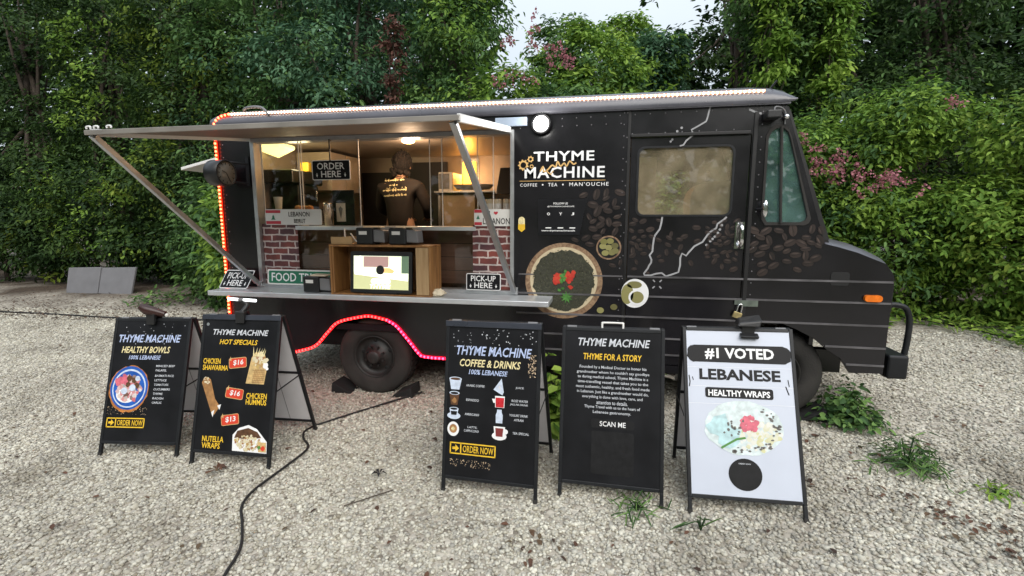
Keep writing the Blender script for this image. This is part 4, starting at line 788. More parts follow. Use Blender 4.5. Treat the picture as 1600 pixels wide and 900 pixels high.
def truck_art():
    rr = random.Random(4); D = -.0025
    # shop name
    t = MB(); text(t, 'THYME', 3.045, 2.168, 3.545, 2.246, XZ, D, 0, .018, 0, 1.1); text(t, 'MACHINE', 2.968, 2.030, 3.632, 2.122, XZ, D, 0, .018, 0, 1.1)
    t.build('shop_name', whitel, TR)
    t = MB(); text(t, 'COFFEE', 2.930, 1.962, 3.075, 1.988, XZ, D, 0, .006, 0, 1.25); text(t, 'TEA', 3.168, 1.962, 3.245, 1.990, XZ, D, 0, .006, 0, 1.25); text(t, "MAN'OUCHE", 3.345, 1.962, 3.665, 1.993, XZ, D, 0, .006, 0, 1.25)
    for x in (3.122, 3.292): flat(t, ell(x, 1.976, .007, n=10), XZ, D)
    t.build('tagline', whitel, TR)
    t = MB(); flat(t, [(2.925, 2.006), (3.64, 2.006), (3.64, 2.0105), (2.925, 2.0105)], XZ, D); t.build('tagline_rule', gold, TR)
    g = MB()
    def gear(cx, cz, r, n, hole):
        o = []
        for i in range(n):
            for k, q in ((0, 1), (.3, 1), (.42, 1.25), (.72, 1.25), (.86, 1)): a = 2 * math.pi * (i + k) / n; o.append((cx + r * q * math.cos(a), cz + r * q * math.sin(a)))
        tri = tessellate_polygon([[Vector((*p, 0)) for p in o], [Vector((*p, 0)) for p in ell(cx, cz, hole, n=18)]]); al = o + ell(cx, cz, hole, n=18)
        g.add([XZ(a, b, D) for a, b in al], [tuple(q) for q in tri])
    gear(2.957, 2.140, .037, 9, .024); gear(3.018, 2.187, .022, 7, .012); gear(3.028, 2.128, .014, 8, .009)
    g.build('gear_emblem', gold, TR)
    g = MB(); pts = [(3.10, 2.085), (3.125, 2.125), (3.13, 2.085), (3.165, 2.10), (3.20, 2.135), (3.23, 2.12), (3.245, 2.165), (3.27, 2.125), (3.30, 2.15), (3.32, 2.125), (3.345, 2.165), (3.375, 2.14), (3.40, 2.15)]
    ribbon(g, [(p.x, p.y) for p in spline([(a, b, 0) for a, b in pts], 4)], .012, XZ, D - .001); ribbon(g, [(3.15, 2.09), (3.19, 2.06), (3.21, 2.09)], .010, XZ, D - .001); g.build('script_flourish', gold, TR)
    # follow-us plate, bent down at its right edge
    p = MB(); p.prism([(3.082, 1.856), (3.495, 1.858), (3.437, 1.562), (3.09, 1.555)], [], XZ, -.006, -.001); pl = p.build('follow_plate', posterb, TR)
    t = MB(); text(t, 'FOLLOW US', 3.215, 1.812, 3.335, 1.829, XZ, -.0075, 0, .02); text(t, '@THYMEMACHINECAFE', 3.165, 1.788, 3.39, 1.802, XZ, -.0075, 0, .01); text(t, 'www.thymemachinecafe', 3.115, 1.584, 3.40, 1.602, XZ, -.0075, 0, .02)
    for x in (3.175, 3.277, 3.377): text(t, {3.175: 'O', 3.277: 'Y', 3.377: 'J'}[x], x - .013, 1.722, x + .013, 1.746, XZ, -.0075, 0, .03)
    for x in (3.175, 3.277, 3.377): flat(t, rrect(x - .025, 1.613, x + .025, 1.622, .003, 1), XZ, -.0075)
    t.build('lettering', whitel, pl)
    b = MB(); b.prism([(2.944 + .028 * math.cos(a), 1.682 + .028 * math.sin(a)) for a in [i * math.pi / 10 for i in range(11)]] + [(2.916, 1.645), (2.972, 1.645)][::1], [], XZ, -.004, -.001); bd = b.build('badge_sticker', creaml, TR)
    b = MB(); flat(b, [(2.914, 1.647), (2.974, 1.647), (2.974, 1.605), (2.944, 1.580), (2.914, 1.605)], XZ, -.005); b.build('badge_tip', yell, bd)
    # the printed flat bread with thyme, tomatoes and sprigs
    cx, cz = 3.309, 1.166
    b = MB(); flat(b, ell(cx, cz, .330, .326, 48), XZ, D); br = b.build('bread_print', bread, TR)
    b = MB(); flat(b, ell(cx, cz + .006, .288, .285, 40), XZ, D - .001); b.build('bread_inside', breadin, br)
    b = MB(); flat(b, [(cx + .262 * (1 + .05 * rr.uniform(-1, 1)) * math.cos(i * .1257), cz + .005 + .258 * (1 + .05 * rr.uniform(-1, 1)) * math.sin(i * .1257)) for i in range(50)], XZ, D - .002); b.build('thyme_bed', mat('thyme_green_black', (.035, .036, .022), .7, var=.5, vscale=60), br)
    b = MB()
    for i in range(1500):
        a, q = rr.uniform(0, 6.283), .262 * math.sqrt(rr.random()); flat(b, blotch(cx + q * math.cos(a), cz + .005 + q * math.sin(a), rr.uniform(.003, .007), rr, 4), XZ, D - .003)
    b.build('thyme_crumbs', herb, br)['kind'] = 'stuff'
    b = MB()
    for i in range(46):
        s_ = rr.choice((-1, 1)); flat(b, blotch(cx - .005 + s_ * abs(rr.gauss(.05, .022)), cz + .015 + rr.gauss(0, .026), rr.uniform(.014, .024), rr, 7), XZ, D - .004 - i * 2e-5)
    b.build('tomato_slices', tomato, br)
    b = MB()
    for i in range(16): flat(b, blotch(cx - .004 + rr.gauss(0, .010), cz + .02 + rr.gauss(0, .032), .015, rr, 6), XZ, D - .006 - i * 2e-5)
    for k in range(9):
        a = 2 * math.pi * k / 9 + .3; q = .028; flat(b, [(cx + .03 + q * math.cos(a) * .3 + .7 * q * math.cos(a + .5), cz - .14 + .8 * q * math.sin(a + .5)), (cx + .03 + 2 * q * math.cos(a), cz - .14 + 2 * q * math.sin(a)), (cx + .03 + .7 * q * math.cos(a - .5), cz - .14 + .8 * q * math.sin(a - .5)), (cx + .03, cz - .14)], XZ, D - .006 - k * 3e-5)
    b.build('herb_sprigs', leafgr, br)
    # olives
    b = MB(); flat(b, ell(3.681, 1.456, .103, .100, 30), XZ, D); ob = b.build('olive_bowl_print', bread, TR)
    b = MB(); flat(b, ell(3.681, 1.456, .090, .087, 30), XZ, D - .001); b.build('bowl_inside', inkb, ob)
    b = MB()
    for k, (dx, dz) in enumerate(((0, 0), (.055, .018), (-.052, .012), (.012, .06), (-.03, -.05), (.03, -.045), (.06, -.03), (-.045, .055))):
        flat(b, ell(3.681 + dx * .9, 1.456 + dz * .9, .030, .024, 14, k), XZ, D - .002 - k * 2e-4)
    b.build('olives', olivem, ob)
    b = MB()
    for k, (x, z) in enumerate(((3.627, .924), (3.738, .956))): flat(b, ell(x, z, .030, .026, 14), XZ, -.0075)
    b.build('olive_print', olivem, TR)
    # labneh bowl
    b = MB(); flat(b, ell(3.906, 1.078, .112, .122, 32), XZ, -.0080); lb = b.build('cheese_bowl_print', whitel, TR)
    b = MB(); flat(b, ell(3.845, 1.07, .05, .085, 20), XZ, -.0090); flat(b, ell(3.925, 1.045, .055, .05, 20), XZ, -.0090); flat(b, ell(3.90, 1.15, .06, .03, 20), XZ, -.0090); b.build('bowl_shadow_olives', olivem, lb)
    b = MB(); ribbon(b, ell(3.925, 1.045, .062, .058, 24) + [(3.987, 1.045)], .016, XZ, -.0096); b.build('onion_ring', whitel, lb)
    b = MB()
    for a in (45, 135, 225, 315): c_, s_ = math.cos(rad(a)), math.sin(rad(a)); ribbon(b, [(4.082 + .026 * c_, 1.160 + .026 * s_), (4.082 + .050 * c_, 1.160 + .050 * s_)], .010, XZ, D)
    b.build('star_mark', greyl, TR)
    # map outline
    b = MB(); m1 = [(4.419, 2.555), (4.40, 2.46), (4.393, 2.442), (4.33, 2.405), (4.288, 2.383), (4.30, 2.36), (4.299, 2.339), (4.254, 2.302), (4.235, 2.27), (4.207, 2.262)]
    m2 = [(4.100, 1.71), (4.095, 1.66), (4.085, 1.612), (4.05, 1.56), (4.043, 1.539), (4.036, 1.471), (4.035, 1.43), (4.013, 1.397), (4.03, 1.36), (4.028, 1.335), (4.012, 1.312), (4.005, 1.29), (3.974, 1.245), (3.978, 1.229), (4.03, 1.231), (4.07, 1.245), (4.115, 1.252), (4.15, 1.226), (4.20, 1.243), (4.246, 1.262), (4.257, 1.32), (4.255, 1.38), (4.268, 1.415), (4.30, 1.397), (4.315, 1.42), (4.359, 1.475), (4.42, 1.51), (4.45, 1.56), (4.473, 1.59), (4.517, 1.62), (4.525, 1.655), (4.572, 1.69), (4.59, 1.71)]
    ribbon(b, m1[:6], .012, XZ, -.004); ribbon(b, m1[5:], .012, XZ, -.004); ribbon(b, m2, .014, XZ, .0075)
    ribbon(b, [(4.70, 2.52), (4.74, 2.50), (4.79, 2.485)], .014, XZ, D)
    for x, z in ((4.451, 1.486), (4.478, 1.517), (4.495, 1.535), (4.51, 1.553), (4.532, 1.583), (4.545, 1.61), (4.557, 1.644)): flat(b, ell(x, z, .010, n=8), XZ, .0075)
    for x, z in ((4.138, 2.300), (4.15, 2.315)): flat(b, ell(x, z, .009, n=8), XZ, .0075)
    for x, z in ((4.183, 2.375), (4.215, 2.400)): flat(b, ell(x, z, .010, n=8), XZ, -.004)
    b.build('map_outline', greyl, TR)
    # coffee beans printed in a band
    b = MB(); c_ = MB(); hl = MB(); spots = []
    def bean(x, z, r, w):
        a = rr.uniform(-.6, .6) + (1.57 if rr.random() < .25 else 0); q = rr.uniform(.5, .66); ca, sa = math.cos(a), math.sin(a)
        flat(b, [(x + r * math.cos(t) * ca - r * q * math.sin(t) * sa, z + r * math.cos(t) * sa + r * q * math.sin(t) * ca) for t in [2 * math.pi * i / 14 for i in range(14)]], XZ, w - rr.uniform(0, .0007))
        hl_a = [(x - .05 * r + .62 * r * math.cos(t) * ca - (.22 * r + .13 * r * math.sin(t)) * sa, z + .62 * r * math.cos(t) * sa + (.24 * r + .13 * r * math.sin(t)) * ca) for t in [2 * math.pi * i / 10 for i in range(10)]]; flat(hl, hl_a, XZ, w - .0011)
        ribbon(c_, [(x + t * r * ca - .12 * r * math.sin(t * 3) * sa, z + t * r * sa + .12 * r * math.sin(t * 3) * ca) for t in (-.9, -.45, 0, .45, .9)], r * .075, XZ, w - .0012)
    hide = lambda x, z: (math.hypot(x - 3.681, z - 1.456) < .13) or (math.hypot(x - cx, z - cz) < .36) or (3.07 < x < 3.5 and 1.54 < z < 1.87)
    for n_, x0, x1, zc, sz, r0, r1, w in ((420, 3.38, 3.765, 1.70, .16, .03, .052, D), (500, 3.86, 4.68, 1.50, .10, .020, .034, .0085), (600, 4.79, 5.28, 1.53, .075, .030, .052, D), (60, 3.5, 3.78, 1.42, .06, .02, .03, D)):
        k = 0
        while k < n_:
            x, z = rr.uniform(x0, x1), rr.gauss(zc, sz); k += 1
            if hide(x, z) or (3.83 < x < 4.74 and z > 1.69) or z < 1.25 or (x < 3.8 and z > 1.915) or (x > 4.78 and z > 1.635): continue
            if 3.97 < x < 4.45 and w > 0 and z < 1.72 and rr.random() < .93: continue
            r_ = rr.uniform(r0, r1)
            if any((x - a) ** 2 + ((z - c) * 1.5) ** 2 < (.85 * (r_ + q)) ** 2 for a, c, q in spots): continue
            spots.append((x, z, r_)); bean(x, z, r_, w)
    bp = b.build('coffee_bean_print', beanm, TR); bp['kind'] = 'stuff'; c_.build('bean_creases', inkb, bp)['kind'] = 'stuff'; hl.build('bean_sheen_print', mat('printed_bean_sheen', (.065, .047, .041), .35, var=.5, vscale=12), bp)['kind'] = 'stuff'
truck_art()

# ------------------------------------------------------------------ things in, on and beside the truck
def on_truck():
    def wthing(name, label, cat, loc, group=None): return thing(name, label, cat, loc, None, group)
    # station clock hung from a bracket at the rear corner
    k = wthing('station_clock', 'round black double-faced clock hung from a bracket on the truck corner', 'clock', (.20, -.14, 2.00))
    b = MB(); ax = Vector((1, -.06, 0)).normalized(); c = Vector((.17, -.18, 2.105))
    b.lathe([(.105, -.075), (.112, -.075), (.118, -.07), (.118, .07), (.112, .075), (.105, .075), (.103, .066)], c, ax, 32); b.build('case', blackpl, k)
    for s_ in (1, -1):
        b = MB(); b.lathe([(0, .067), (.104, .067), (.104, .062)], c, ax * s_, 32); d = b.build('dial', mat('grey_dial', (.20, .19, .17), .5, var=.2, vscale=30), k)
        if s_ > 0:
            q = MB(); e = ax.cross(Vector((0, 0, 1)))
            for a in range(12):
                t = math.pi * a / 6; p = c + ax * .0685 + (e * math.sin(t) + Vector((0, 0, math.cos(t)))) * .085; q.bar(p - (e * math.sin(t) + Vector((0, 0, math.cos(t)))) * .01, p + (e * math.sin(t) + Vector((0, 0, math.cos(t)))) * .01, .006, .002, 0, ax)
            for a, L in ((1.2, .05), (3.6, .075)): q.bar(c + ax * .0695, c + ax * .0695 + (e * math.sin(a) + Vector((0, 0, math.cos(a)))) * L, .006, .002, 0, ax)
            q.build('hands', inkb, d)
    b = MB(); b.box((.30, -.012, 2.0), (.335, -.002, 2.27)); b.tube([(.318, -.01, 2.20), (.22, -.12, 2.21), (.17, -.17, 2.205)], .010, 6); b.tube([(.318, -.01, 2.02), (.25, -.10, 2.03)], .008, 6); b.build('bracket', steelblk, k)
    # plates and signs at the serving window
    def plate(name, label, x0, z0, x1, z1, y, mats_back, cat='sign', tilt=0, group=None, th=.004):
        t = wthing(name, label, cat, ((x0 + x1) / 2, y, z0), group); mp = lambda a, b, w: (a, y + w + tilt * (b - z0), b)
        m_ = MB(); m_.prism(rrect(x0, z0, x1, z1, .012, 2), [], mp, 0, th); m_.build('plate', mats_back, t); return t, mp
    t, mp = plate('souvenir_plate', 'white vanity plate reading LEBANON BEIRUT with a red-striped flag', .455, 1.634, 1.048, 1.780, .012, whitepl)
    q = MB(); flat(q, [(.462, 1.745), (.62, 1.745), (.62, 1.772), (.462, 1.772)], mp, -.002); flat(q, [(.462, 1.642), (.62, 1.642), (.62, 1.670), (.462, 1.670)], mp, -.002); q.build('flag_stripes', flagred, t)
    q = MB(); flat(q, [(.515, 1.683), (.567, 1.683), (.548, 1.703), (.556, 1.703), (.541, 1.732), (.526, 1.703), (.534, 1.703)], mp, -.002); q.build('cedar', green_sign, t)
    q = MB(); text(q, 'LEBANON', .705, 1.712, .925, 1.757, mp, -.002, 0, .01); text(q, 'BEIRUT', .76, 1.652, .88, 1.690, mp, -.002, 0, .01); q.build('lettering', inkb, t)
    t, mp = plate('souvenir_plate', 'white vanity plate with a red heart above LEBANON', 2.52, 1.630, 2.843, 1.775, .012, whitepl)
    q = MB(); flat(q, [(2.523, 1.745), (2.59, 1.745), (2.59, 1.772), (2.523, 1.772)], mp, -.002); flat(q, [(2.523, 1.638), (2.59, 1.638), (2.59, 1.664), (2.523, 1.664)], mp, -.002)
    flat(q, [(2.715 + .0021 * 16 * math.sin(a) ** 3 * .55, 1.742 + .0011 * (13 * math.cos(a) - 5 * math.cos(2 * a) - 2 * math.cos(3 * a) - math.cos(4 * a))) for a in [i * .2618 for i in range(24)]], mp, -.002); q.build('flag_and_heart', flagred, t)
    q = MB(); flat(q, [(2.54, 1.69), (2.572, 1.69), (2.556, 1.725)], mp, -.002); q.build('cedar', green_sign, t)
    q = MB(); text(q, 'I', 2.655, 1.735, 2.662, 1.762, mp, -.002, 0, .01); text(q, 'LEBANON', 2.60, 1.646, 2.838, 1.700, mp, -.002, 0, .006); q.build('lettering', inkb, t)
    t, mp = plate('street_sign', 'green street sign with white border reading FOOD TRUCK', .462, 1.066, 1.16, 1.212, -.03, whitepl, tilt=.08)
    q = MB(); flat(q, rrect(.476, 1.080, 1.146, 1.198, .012, 2), mp, -.0015); q.build('green_field', green_sign, t)
    q = MB(); text(q, 'FOOD TRUCK', .508, 1.098, 1.115, 1.180, mp, -.003, 0, .012); q.build('lettering', whitel, t)
    def here(label, x0, z0, x1, z1, y, w1, w2, tilt=0, skewx=0):
        t = wthing('direction_sign', label, 'sign', ((x0 + x1) / 2, y, z0)); mp = lambda a, b, w: (a + skewx * (b - z0), y + w + tilt * (b - z0), b)
        m_ = MB(); m_.prism(rrect(x0, z0, x1, z1, .012, 2), [], mp, 0, .006); m_.build('plate', whitel, t)
        m_ = MB(); e = .007; m_.prism(rrect(x0 + e, z0 + e, x1 - e, z1 - e, .009, 2), [], mp, -.0015, 0); m_.build('black_field', posterb, t)
        q = MB(); W_, H_ = x1 - x0, z1 - z0
        text(q, w1, x0 + .14 * W_, z0 + .53 * H_, x1 - .14 * W_, z1 - .13 * H_, mp, -.0035, 0, .012); text(q, w2, x0 + .24 * W_, z0 + .14 * H_, x1 - .24 * W_, z0 + .46 * H_, mp, -.0035, 0, .012)
        for s_ in (.13, .87):
            cx = x0 + s_ * W_; flat(q, [(cx - .010, z0 + .27 * H_), (cx, z0 + .14 * H_), (cx + .010, z0 + .27 * H_)], mp, -.0035); flat(q, [(cx - .003, z0 + .27 * H_), (cx + .003, z0 + .27 * H_), (cx + .003, z0 + .36 * H_), (cx - .003, z0 + .36 * H_)], mp, -.0035)
        q.build('lettering', whitel, t); return t
    t = here('black sign reading ORDER HERE hung from a strap in the window', 1.005, 2.040, 1.383, 2.217, -.03, 'ORDER', 'HERE')
    q = MB(); q.box((1.185, -.034, 2.21), (1.197, -.030, 2.40)); q.tube([(1.191, -.03, 2.38), (1.191, .02, 2.41)], .006, 6); q.build('strap', blackpl, t)
    here('black sign reading PICK-UP HERE before the right brick panel', 2.457, 1.071, 2.768, 1.219, -.045, 'PICK-UP', 'HERE', .05)
    here('black sign reading PICK-UP HERE leaning at the left end of the counter', .030, 1.036, .335, 1.204, -.16, 'PICK-UP', 'HERE', .40, .30)
    # crate with the screen
    k = wthing('wooden_crate', 'open wooden crate standing on the counter around the lit screen', 'crate', (1.75, -.14, 1.034))
    for i in range(2):
        y0, y1 = -.275 + i * .13, -.150 + i * .13
        for nm, p, q in (('side_board', (1.283, y0, 1.046), (1.302, y1, 1.452)), ('side_board', (2.20, y0, 1.046), (2.219, y1, 1.452)), ('top_board', (1.283, y0 - .002, 1.453), (2.219, y1 - .002, 1.470)), ('bottom_board', (1.283, y0 - .002, 1.033), (2.219, y1 - .002, 1.045))):
            b = MB(); b.box(p, q); b.build(nm, crate_w, k, .003)
    b = MB(); b.box((1.303, -.020, 1.047), (2.199, -.010, 1.452)); b.build('back_board', crate_w, k)
    b = MB(); b.box((2.085, -.277, 1.048), (2.198, -.268, 1.450)); b.build('front_slat', crate_l, k, .003)
    b = MB(); b.box((1.304, -.268, 1.048), (1.322, -.03, 1.45)); b.build('corner_post', crate_w, k)
    k = wthing('display_screen', 'lit tablet screen with a black frame standing inside the crate', 'screen', (1.755, -.22, 1.05)); tl = .10
    mp = lambda a, b, w: (a, -.285 + w + tl * (b - 1.05), b)
    b = MB(); b.prism(rrect(1.475, 1.058, 2.045, 1.412, .012, 3), [], mp, 0, .022); b.build('bezel', blackpl, k, .003); b = MB(); b.box((1.6, -.27, 1.047), (1.9, -.18, 1.056)); b.build('stand', blackpl, k)
    def sc(name, polys, col, st, w):
        b = MB()
        for p in polys: flat(b, p, mp, w)
        return b.build(name, emis(name + '_glow', col, st), scr)
    b = MB(); flat(b, [(1.506, 1.088), (2.014, 1.088), (2.014, 1.375), (1.506, 1.375)], mp, -.001); scr = b.build('picture', emis('screen_glow', (.62, .66, .50), .9), k)
    sc('picture_grass', [[(1.506, 1.088), (2.014, 1.088), (2.014, 1.19), (1.506, 1.23)]], (.45, .46, .24), .7, -.0015)
    sc('picture_bricks', [[(1.60, 1.28), (1.83, 1.28), (1.83, 1.37), (1.60, 1.37)]], (.36, .22, .20), .6, -.0015)
    sc('picture_trees', [[(1.95, 1.23), (2.014, 1.23), (2.014, 1.375), (1.95, 1.375)]], (.10, .16, .10), .5, -.0018)
    sc('picture_white', [[(1.515, 1.215), (2.01, 1.165), (2.01, 1.19), (1.515, 1.24)], [(1.80, 1.20), (1.925, 1.19), (1.935, 1.30), (1.905, 1.365), (1.86, 1.33), (1.82, 1.27)], [(1.60, 1.225), (1.71, 1.215), (1.71, 1.262), (1.60, 1.27)], rrect(1.67, 1.135, 1.85, 1.18, .02, 3), [(1.535, 1.22), (1.55, 1.22), (1.575, 1.375), (1.56, 1.375)]], (.92, .93, .90), 1.0, -.0021)
    sc('picture_hand', [[(1.765, 1.235), (1.87, 1.225), (1.89, 1.25), (1.84, 1.275), (1.78, 1.27)]], (.72, .36, .14), 1.0, -.0027)
    sc('picture_button', [ell(1.755, 1.255, .038, .040, 20)], (.01, .01, .01), .2, -.0032)
    b = MB(); text(b, 'THYME', 1.66, 1.095, 1.855, 1.130, mp, -.0032, 0, .02, .2); b.build('picture_lettering', emis('screen_white', (.95, .9, .75), 1.0), scr)
    # napkin dispensers
    def napkin(label, x, y, z, wd=.155):
        k = wthing('napkin_dispenser', label, 'napkin dispenser', (x, y, z), 'black napkin dispensers')
        b = MB(); b.box((x, y, z), (x + wd, y + .17, z + .145)); b.build('case', blackpl, k, .012, 3)
        b = MB(); b.box((x + .03, y - .0015, z + .085), (x + .105, y - .0005, z + .115)); b.build('sticker', whitepl, k)
        b = MB(); b.hexa([(x + wd - .004, y + .02, z + .02), (x + wd + .1, y + .03, z + .015), (x + wd + .1, y + .16, z + .015), (x + wd - .004, y + .16, z + .02), (x + wd - .004, y + .02, z + .13), (x + wd + .09, y + .03, z + .12), (x + wd + .09, y + .16, z + .12), (x + wd - .004, y + .16, z + .13)]); b.build('face_plate', greypl, k, .008)
        b = MB(); b.hexa([(x + .05, y + .03, z + .146), (x + wd + .06, y + .03, z + .146), (x + wd + .06, y + .14, z + .146), (x + .05, y + .14, z + .146), (x + .06, y + .05, z + .158), (x + wd + .05, y + .04, z + .153), (x + wd + .05, y + .13, z + .156), (x + .06, y + .12, z + .160)]); b.build('napkins', paperm, k)
    napkin('black napkin dispenser on the left of the crate top', 1.525, -.24, 1.471); napkin('black napkin dispenser on the right of the crate top', 1.83, -.24, 1.471); napkin('black napkin dispenser on the counter before the green street sign', .985, -.24, 1.034)
    k = wthing('cardboard_tray', 'kraft cardboard tray on the left corner of the crate', 'tray', (1.38, -.14, 1.471))
    b = MB(); b.box((1.29, -.24, 1.471), (1.49, -.05, 1.475)); b.box((1.29, -.245, 1.475), (1.49, -.24, 1.535)); b.box((1.29, -.05, 1.475), (1.49, -.045, 1.535)); b.build('tray_body', card, k)
    b = MB(); b.tube([(1.40, -.1, 1.56), (1.54, -.26, 1.50)], .006, 6); b.tube([(1.34, -.1, 1.60), (1.40, -.2, 1.53)], .006, 6); b.build('drinking_straw', whitepl, k)
    rr = random.Random(9); b = MB(); b.ball((2.255, -.21, 1.062), .05, 14, 0, (1.4, .9, .6)); b.v = [(x + rr.uniform(-.012, .012), y + rr.uniform(-.012, .012), max(1.034, z + rr.uniform(-.010, .016))) for x, y, z in b.v]; b.sm = [False] * len(b.sm); tag(b.build('crumpled_paper', paperm), 'crumpled beige paper beside the crate on the counter', 'paper')
    k = wthing('padlock', 'open brass padlock hanging from the door hasp', 'padlock', (4.71, -.03, .92)); b = MB(); b.hexa([(4.668, -.035, .915), (4.730, -.035, .895), (4.730, -.015, .895), (4.668, -.015, .915), (4.685, -.035, .962), (4.748, -.035, .942), (4.748, -.015, .942), (4.685, -.015, .962)]); b.build('lock_body', mat('worn_brass', (.42, .34, .16), .4, .7, var=.3, vscale=40), k, .004)
    b = MB(); b.tube(spline([(4.70, -.025, .955), (4.712, -.025, 1.0), (4.728, -.025, 1.018), (4.742, -.025, 1.005), (4.735, -.025, .95)], 5), .006, 6); b.build('shackle', chrome, k)
    # kitchen
    k = wthing('ceiling_lamp', 'round warm lamp glowing on the kitchen ceiling', 'lamp', (1.754, .43, 2.45)); b = MB(); b.lathe([(.0, -.012), (.04, -.009), (.06, .0), (.066, .012), (.066, .045)], (1.70, .55, 2.445), (0, 0, 1), 24); b.build('lamp_shade', warm_e, k)
    lamp_in(k, (1.70, .62, 2.32), 12, (1, .68, .42), .08)
    k = wthing('tube_lamp', 'yellowish tube lamp in the upper left of the kitchen', 'lamp', (.42, .6, 2.43)); b = MB(); b.hexa([(.12, .30, 2.395), (.47, .26, 2.40), (.47, .52, 2.395), (.12, .72, 2.34), (.12, .30, 2.44), (.47, .26, 2.44), (.47, .52, 2.44), (.12, .72, 2.42)]); b.build('diffuser', tube_e, k, .02); lamp_in(k, (.45, .6, 2.28), 2.5, (1, .85, .5), .1)
    k = wthing('heat_lamp', 'orange glowing heat lamp at the back of the kitchen', 'lamp', (1.9, 1.93, 2.1)); b = MB(); b.box((1.83, 1.96, 2.08), (2.0, 2.01, 2.42)); b.build('glowing_tube', heat_e, k, .015); lamp_in(k, (1.92, 1.88, 2.25), 3.5, (1, .50, .14), .06); b = MB(); b.box((1.80, 2.011, 2.05), (2.03, 2.025, 2.46)); b.build('reflector', alu, k)
    def solid(name, label, cat, boxes, m_, bev=.008, group=None):
        a = boxes[0]; k = MB()
        for p, q in boxes: k.box(p, q)
        return tag(k.build(name, m_, None, bev), label, cat, group)
    k = wthing('wall_cabinet', 'pale wall cabinet behind the hanging ORDER HERE sign', 'cabinet', (.3, 1.5, 2.0))
    for y in (1.12, 1.46):
        b = MB(); b.box((.06, y, 2.02), (.50, y + .32, 2.46)); b.build('cabinet_door', cream, k, .006)
    k = wthing('kitchen_shelf', 'steel kitchen shelf under the orange heat lamp', 'shelf', (1.9, 1.7, 2.0)); b = MB(); b.box((1.64, 1.42, 2.0), (2.62, 2.02, 2.018)); b.build('shelf_board', alu, k)
    b = MB(); b.box((1.66, 1.5, .70), (1.69, 1.53, 2.0)); b.box((2.58, 1.5, .70), (2.61, 1.53, 2.0)); b.build('shelf_post', alu, k)
    k = wthing('microwave', 'small white microwave at the left end of the kitchen shelf', 'microwave', (1.73, 1.7, 2.018)); b = MB(); b.box((1.65, 1.55, 2.019), (1.83, 1.95, 2.25)); b.build('case', whitepl, k, .01); b = MB(); b.box((1.66, 1.545, 2.05), (1.79, 1.549, 2.23)); b.build('door', greypl, k)
    k = wthing('black_tray', 'dark oval tray of food on the kitchen shelf', 'tray', (2.1, 1.55, 2.018)); b = MB(); b.lathe([(0, .02), (.16, .02), (.2, .075), (.19, .08), (.15, .03)], (0, 0, 0), (0, 0, 1), 20); b.v = [(2.08 + x * 1.25, 1.58 + y * .6, 2.018 + z) for x, y, z in b.v]; b.build('tray_body', greypl, k)
    tag(solid('cardboard_box', 'plain brown cardboard box under the kitchen shelf', 'box', [((1.70, 1.5, 1.56), (2.12, 1.9, 1.99))], beige, .006), None, None)
    solid('kitchen_counter', 'long steel kitchen counter along the back wall', 'counter', [((.9, 1.35, .701), (3.1, 1.98, 1.55)), ((.88, 1.33, 1.551), (3.12, 1.985, 1.58))], darkin, .004)
    k = wthing('coffee_machine', 'black coffee machine behind the white LEBANON BEIRUT plate', 'coffee machine', (.3, .75, .70)); b = MB(); b.box((.07, .42, .70), (.52, 1.05, 1.66)); b.build('cabinet', darkin, k, .01); b = MB(); b.box((.08, .45, 1.661), (.50, 1.0, 1.80)); b.box((.08, .62, 1.80), (.40, 1.0, 2.06)); b.box((.08, .45, 2.061), (.46, 1.0, 2.20)); b.build('machine_body', blackpl, k, .015)
    b = MB(); b.tube([(.50, .55, 1.95), (.60, .5, 1.93)], .018, 8); b.tube([(.50, .8, 2.0), (.50, .8, 1.88)], .012, 8); b.build('spout', chrome, k)
    k = wthing('order_screen', 'black tilted screen at the right end of the serving window', 'screen', (2.66, .6, 1.92)); b = MB(); b.hexa([(2.585, .56, 1.93), (2.85, .50, 1.93), (2.85, .53, 1.93), (2.585, .59, 1.93), (2.615, .64, 2.19), (2.88, .58, 2.19), (2.88, .61, 2.19), (2.615, .67, 2.19)]); b.build('panel', blackpl, k, .006); b = MB(); b.tube([(2.74, .60, 1.97), (2.74, .66, 1.62)], .018, 8); b.build('stem', blackpl, k)
    for i, (x, lb) in enumerate(((2.60, 'white lidded canister left of its two neighbours on the sill'), (2.68, 'white lidded canister between two others on the sill'), (2.765, 'white lidded canister next to the aluminium window frame'))):
        k = wthing('canister', lb, 'canister', (x, .24, 1.624), 'white canisters on the sill'); b = MB(); b.cyl((x, .24, 1.625), (x, .24, 1.83), .036, .036, 16); b.build('jar', whitepl, k); b = MB(); b.cyl((x, .24, 1.831), (x, .24, 1.87), .038, .034, 16); b.build('lid', paperm, k)
    k = wthing('steel_tumbler', 'tall steel shaker standing on the sill left of the black board', 'tumbler', (.97, .25, 1.624)); b = MB(); b.lathe([(0, 0), (.036, 0), (.046, .2), (.05, .215), (.042, .22)], (.97, .25, 1.625), (0, 0, 1), 18); b.build('cup', chrome, k)
    k = wthing('picture_card', 'white card with a wrap cone picture on a black board on the sill', 'card', (1.1, .30, 1.624)); b = MB(); b.box((.99, .31, 1.625), (1.215, .325, 1.97)); b.build('black_board', posterb, k); b = MB(); b.box((1.03, .300, 1.665), (1.125, .309, 1.845)); b.build('white_card', whitepl, k); b = MB(); b.ngon([(1.055, .2985, 1.79), (1.077, .2985, 1.69), (1.10, .2985, 1.79), (1.077, .2985, 1.815)]); b.build('cone_drawing', greypl, k)
